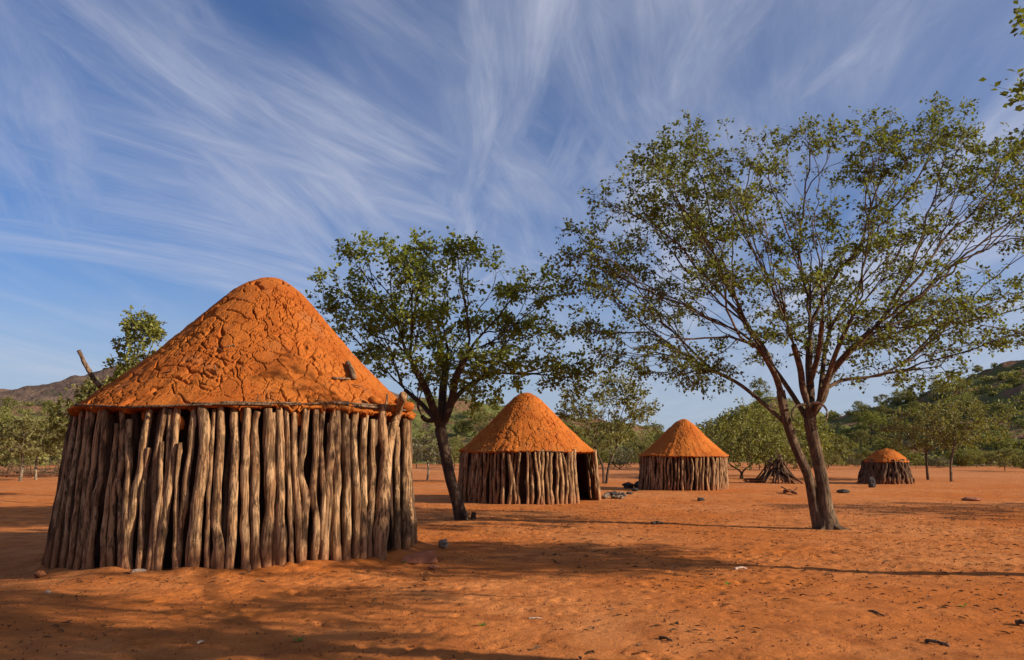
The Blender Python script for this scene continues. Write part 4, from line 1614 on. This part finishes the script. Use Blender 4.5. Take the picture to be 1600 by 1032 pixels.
for k in range(5):
    x = -3.4 + 1.5 * k
    pm = MB()
    pole_mb([np.array([x, -.03, -0.1]), np.array([x + rs_.uniform(-.3, .3), 0, rs_.uniform(0.5, 0.8)])], 0.05, rs_, 7, 9, 0.02, pm)
    pm.build('post', M['pole_dark'], bf)

# ------------------------------------------------------------------ stones
def stone(px, py, size, mat, label, group=None, seed=0, sink=0.25, name='stone', rough=0.35):
    g = place_ground(px, py)
    o = lump_mb((0, 0, 0), size, random.Random(seed), 14, 10, rough, None, 1.5).build(name, M[mat], None, (g[0], g[1], g[2] + size[2] * (1 - sink)), smooth=False)
    o.rotation_euler = (0, 0, random.Random(seed + 1).uniform(-0.4, 0.4))
    return tag(o, label, 'stone', group)


# slab by the doorway: faceted wedge
g = place_ground(655, 879)
sl = MB()
sv = [(-.24, -.10, -.03), (.02, -.14, -.03), (.24, -.07, -.03), (.20, .14, -.03), (-.20, .12, -.03),
      (-.19, -.06, .055), (.00, -.09, .085), (.20, -.04, .125), (.16, .10, .115), (-.16, .08, .06)]
sl.add(np.array(sv), [(4, 3, 2, 1, 0), (5, 6, 7, 8, 9), (0, 1, 6, 5), (1, 2, 7, 6), (2, 3, 8, 7), (3, 4, 9, 8), (4, 0, 5, 9)])
so = sl.build('stone_slab', M['stone_red'], None, (g + [0, 0, 0.025]).tolist(), smooth=False)
bv = so.modifiers.new('bevel', 'BEVEL')
bv.width = 0.014
bv.segments = 2
tag(so, 'flat reddish stone slab on the ground by the largest hut doorway', 'stone')
stone(693, 857, (0.075, 0.07, 0.075), 'stone_grey', 'rounded pale grey stone in the tree shade right of the reddish slab', seed=12)
stone(62, 899, (0.07, 0.055, 0.04), 'pebble', 'brown stone at the left foot of the largest hut', seed=13)
stone(216, 896, (0.09, 0.05, 0.028), 'stone_pale', 'pale flat stone against the left front poles of the largest hut', seed=14)
stone(74, 928, (0.03, 0.022, 0.018), 'stone_pale', 'small pale chip in the foreground shade at the lower left', seed=15)
stone(677, 889, (0.07, 0.045, 0.025), 'stone_red', 'small reddish clod in front of the stone slab', seed=16)
stone(1095, 783, (0.10, 0.07, 0.05), 'stone_dark', 'small dark stone left of the twin tree trunks', seed=18)
# hearth beside the middle hut
rs_ = random.Random(3)
for k in range(17):
    px = 937 + 47 * rs_.random()
    py = 772 + 8 * rs_.random()
    stone(px, py, (rs_.uniform(.06, .12), rs_.uniform(.06, .1), rs_.uniform(.04, .075)), rs_.choice(['stone_grey', 'stone_dark', 'stone_grey']),
          'grey hearth stone in the scattered ring beside the middle hut', 'grey hearth stones beside the middle hut', 40 + k)
for k, (px, py, q) in enumerate(((981, 763, .22), (1000, 763, .25), (992, 768, .12))):
    stone(px, py, (q, q * .7, q * .55), 'stone_dark', ('low dark rock left of the smaller hut', 'larger dark rock touching the smaller hut wall', 'small dark rock before the smaller hut')[k], None, 70 + k)
stone(1520, 783, (0.28, 0.18, 0.06), 'stone_red', 'reddish flat rock on the ground right of the smallest hut', None, 81)
stone(1318, 771, (0.22, 0.15, 0.07), 'stone_dark', 'dark lump on the ground between the twin trunks and smallest hut', None, 82)
stone(1362, 762, (0.14, 0.12, 0.22), 'stone_dark', 'dark upright lump before the smallest hut', None, 84)

# ------------------------------------------------------------------ fallen wood and bits
def fallen(px0, py0, px1, py1, r, mat, label, seed, bend=0.05, name='fallen_stick', forks=0):
    a, b = place_ground(px0, py0), place_ground(px1, py1)
    rg = random.Random(seed)
    mid = (a + b) / 2
    o0 = mid.copy()
    mid = mid + np.array([0, bend, r * 1.5])
    mb = MB()
    z = np.array([0, 0, r * 0.7])
    pole_mb([a + z - o0, mid - o0, b + z - o0], r, rg, 7, 12, r * 0.6, mb, (1, 0.55))
    for k in range(forks):
        q = a + (b - a) * rg.uniform(.3, .8) + z - o0
        dv = np.array([rg.uniform(-1, 1), rg.uniform(-1, 1), rg.uniform(0.1, .5)]) * np.linalg.norm(b - a) * 0.3
        pole_mb([q, q + dv], r * 0.6, rg, 6, 6, r * 0.3, mb, (1, .5))
    return tag(mb.build(name, M[mat], None, o0.tolist()), label, 'stick')


fallen(1446, 1004, 1484, 1012, 0.014, 'stick', 'dark broken stick lying in the lower right foreground', 1, 0.02, forks=2)
fallen(1358, 957, 1382, 964, 0.010, 'stick', 'thin curved twig on the ground in the right foreground', 2, 0.05)
fallen(1018, 819, 1036, 819, 0.030, 'stone_dark', 'short dark log left of the twin trunks', 3, 0.0)
fallen(1148, 891, 1167, 890, 0.016, 'stone_pale', 'bleached white stick on the open sunlit ground', 4, 0.0)
fallen(1590, 976, 1606, 980, 0.018, 'stick', 'dark stick at the right edge of the foreground', 5, 0.0)
fallen(1226, 770, 1246, 774, 0.06, 'pole_dark', 'dark piece of wood left of the twin trunks near the stick pile', 6, 0.1, forks=2)
fallen(826, 968, 848, 968, 0.008, 'stone_pale', 'thin pale splinter on the ground at bottom centre', 7, 0.0)
fallen(308, 1008, 318, 1004, 0.010, 'stone_pale', 'pale chip of wood in the foreground shade', 8, 0.0)
fallen(1030, 999, 1050, 1004, 0.012, 'stick', 'small dark twig low in the bottom centre', 9, 0.02, forks=1)

# litter: countless bits, one object each kind
rng = np.random.default_rng(12)
pb = MB()
n = 16000
for k in range(n):
    x = rng.uniform(-7, 12)
    y = 4.3 + 18 * rng.random() ** 1.5
    r = rng.uniform(0.004, 0.012) * (1.5 if rng.random() < 0.06 else 1.0)
    z = float(0)
    q = rng.uniform(0.6, 1.2, 3) * r
    a = rng.uniform(0, 6.28)
    V = np.array([(1, 0, 0), (0, 1, 0), (-1, 0, 0), (0, -1, 0), (0.1, 0.1, 0.9), (0, 0, -0.8)]) * q
    c_, s_ = math.cos(a), math.sin(a)
    V = np.stack([V[:, 0] * c_ - V[:, 1] * s_, V[:, 0] * s_ + V[:, 1] * c_, V[:, 2]], 1)
    pb.v.append(V + [x, y, 0])
    o_ = pb.n
    pb.f += [(o_ + i, o_ + (i + 1) % 4, o_ + 4) for i in range(4)] + [(o_ + (i + 1) % 4, o_ + i, o_ + 5) for i in range(4)]
    pb.n += 6
allv = np.concatenate(pb.v)
cx = allv.reshape(-1, 6, 3)[:, :, :2].mean(1)
allv[:, 2] += np.repeat(gz(cx[:, 0], cx[:, 1]) + 0.003, 6)
pb.v = [allv]
tag(pb.build('pebbles', M['pebble'], smooth=False), 'small earth pebbles strewn over the red ground', 'pebbles', kind='stuff')

lt = MB()
n = 4200
X_ = rng.uniform(-7, 13, n)
Y_ = 4.3 + 16 * rng.random(n) ** 1.4
keep = (vnoise(X_ / 1.3, Y_ / 1.3, 3) + 0.05 * X_ > -0.05)
for x, y in zip(X_[keep], Y_[keep]):
    L_ = rng.uniform(0.015, 0.055)
    wd = L_ * rng.uniform(0.12, 0.5)
    a = rng.uniform(0, 6.28)
    c_, s_ = math.cos(a), math.sin(a)
    V = np.array([(-L_, 0, 0.002), (0, -wd, 0.012), (L_, 0, 0.006), (0, wd, 0.016)])
    V = np.stack([V[:, 0] * c_ - V[:, 1] * s_ + x, V[:, 0] * s_ + V[:, 1] * c_ + y, V[:, 2] + rng.uniform(0.004, 0.012)], 1)
    lt.add(V, [(0, 1, 2), (0, 2, 3)])
lt.v = [np.concatenate(lt.v)]
lt.v[0][:, 2] += gz(lt.v[0][:, 0], lt.v[0][:, 1])
tag(lt.build('leaf_litter', M['litter'], smooth=False), 'dry leaves and chips strewn over the red ground', 'litter', kind='stuff')

# little green sprouts
for k, (px, py, lab) in enumerate(((630, 881, 'tiny green sprout beside the reddish stone slab'), (1137, 914, 'tiny green sprout on the open sunlit ground'),
                                   (466, 1003, 'tiny green sprout in the foreground shade'), (1504, 949, 'tiny yellowish sprout in the right foreground'), (754, 979, 'tiny green sprout at the edge of the foreground shade'))):
    g = place_ground(px, py)
    mb = MB()
    for q in range(9):
        a = rng.uniform(0, 6.28)
        L_ = rng.uniform(0.03, 0.06)
        d_ = np.array([math.cos(a), math.sin(a), rng.uniform(0.3, 0.8)]) * L_
        sdv = np.array([-math.sin(a), math.cos(a), 0]) * L_ * 0.22
        mb.add(np.array([[0, 0, 0], d_ * .5 + sdv, d_, d_ * .5 - sdv]), [(0, 1, 2), (0, 2, 3)])
    tag(mb.build('sprout', M['sprout'], None, g.tolist(), smooth=False), lab, 'sprout', 'green sprouts on the bare ground')

for nm, h in (('hut1', HUT1), ('hut2', HUT2), ('hut3', HUT3), ('hut4', HUT4)):
    print(nm, 'D %.2f rb %.2f rt %.2f eave %.2f apex %s' % (h['D'], h['rb'], h['rt'], h['ze'], np.round(h['apex'], 2)))
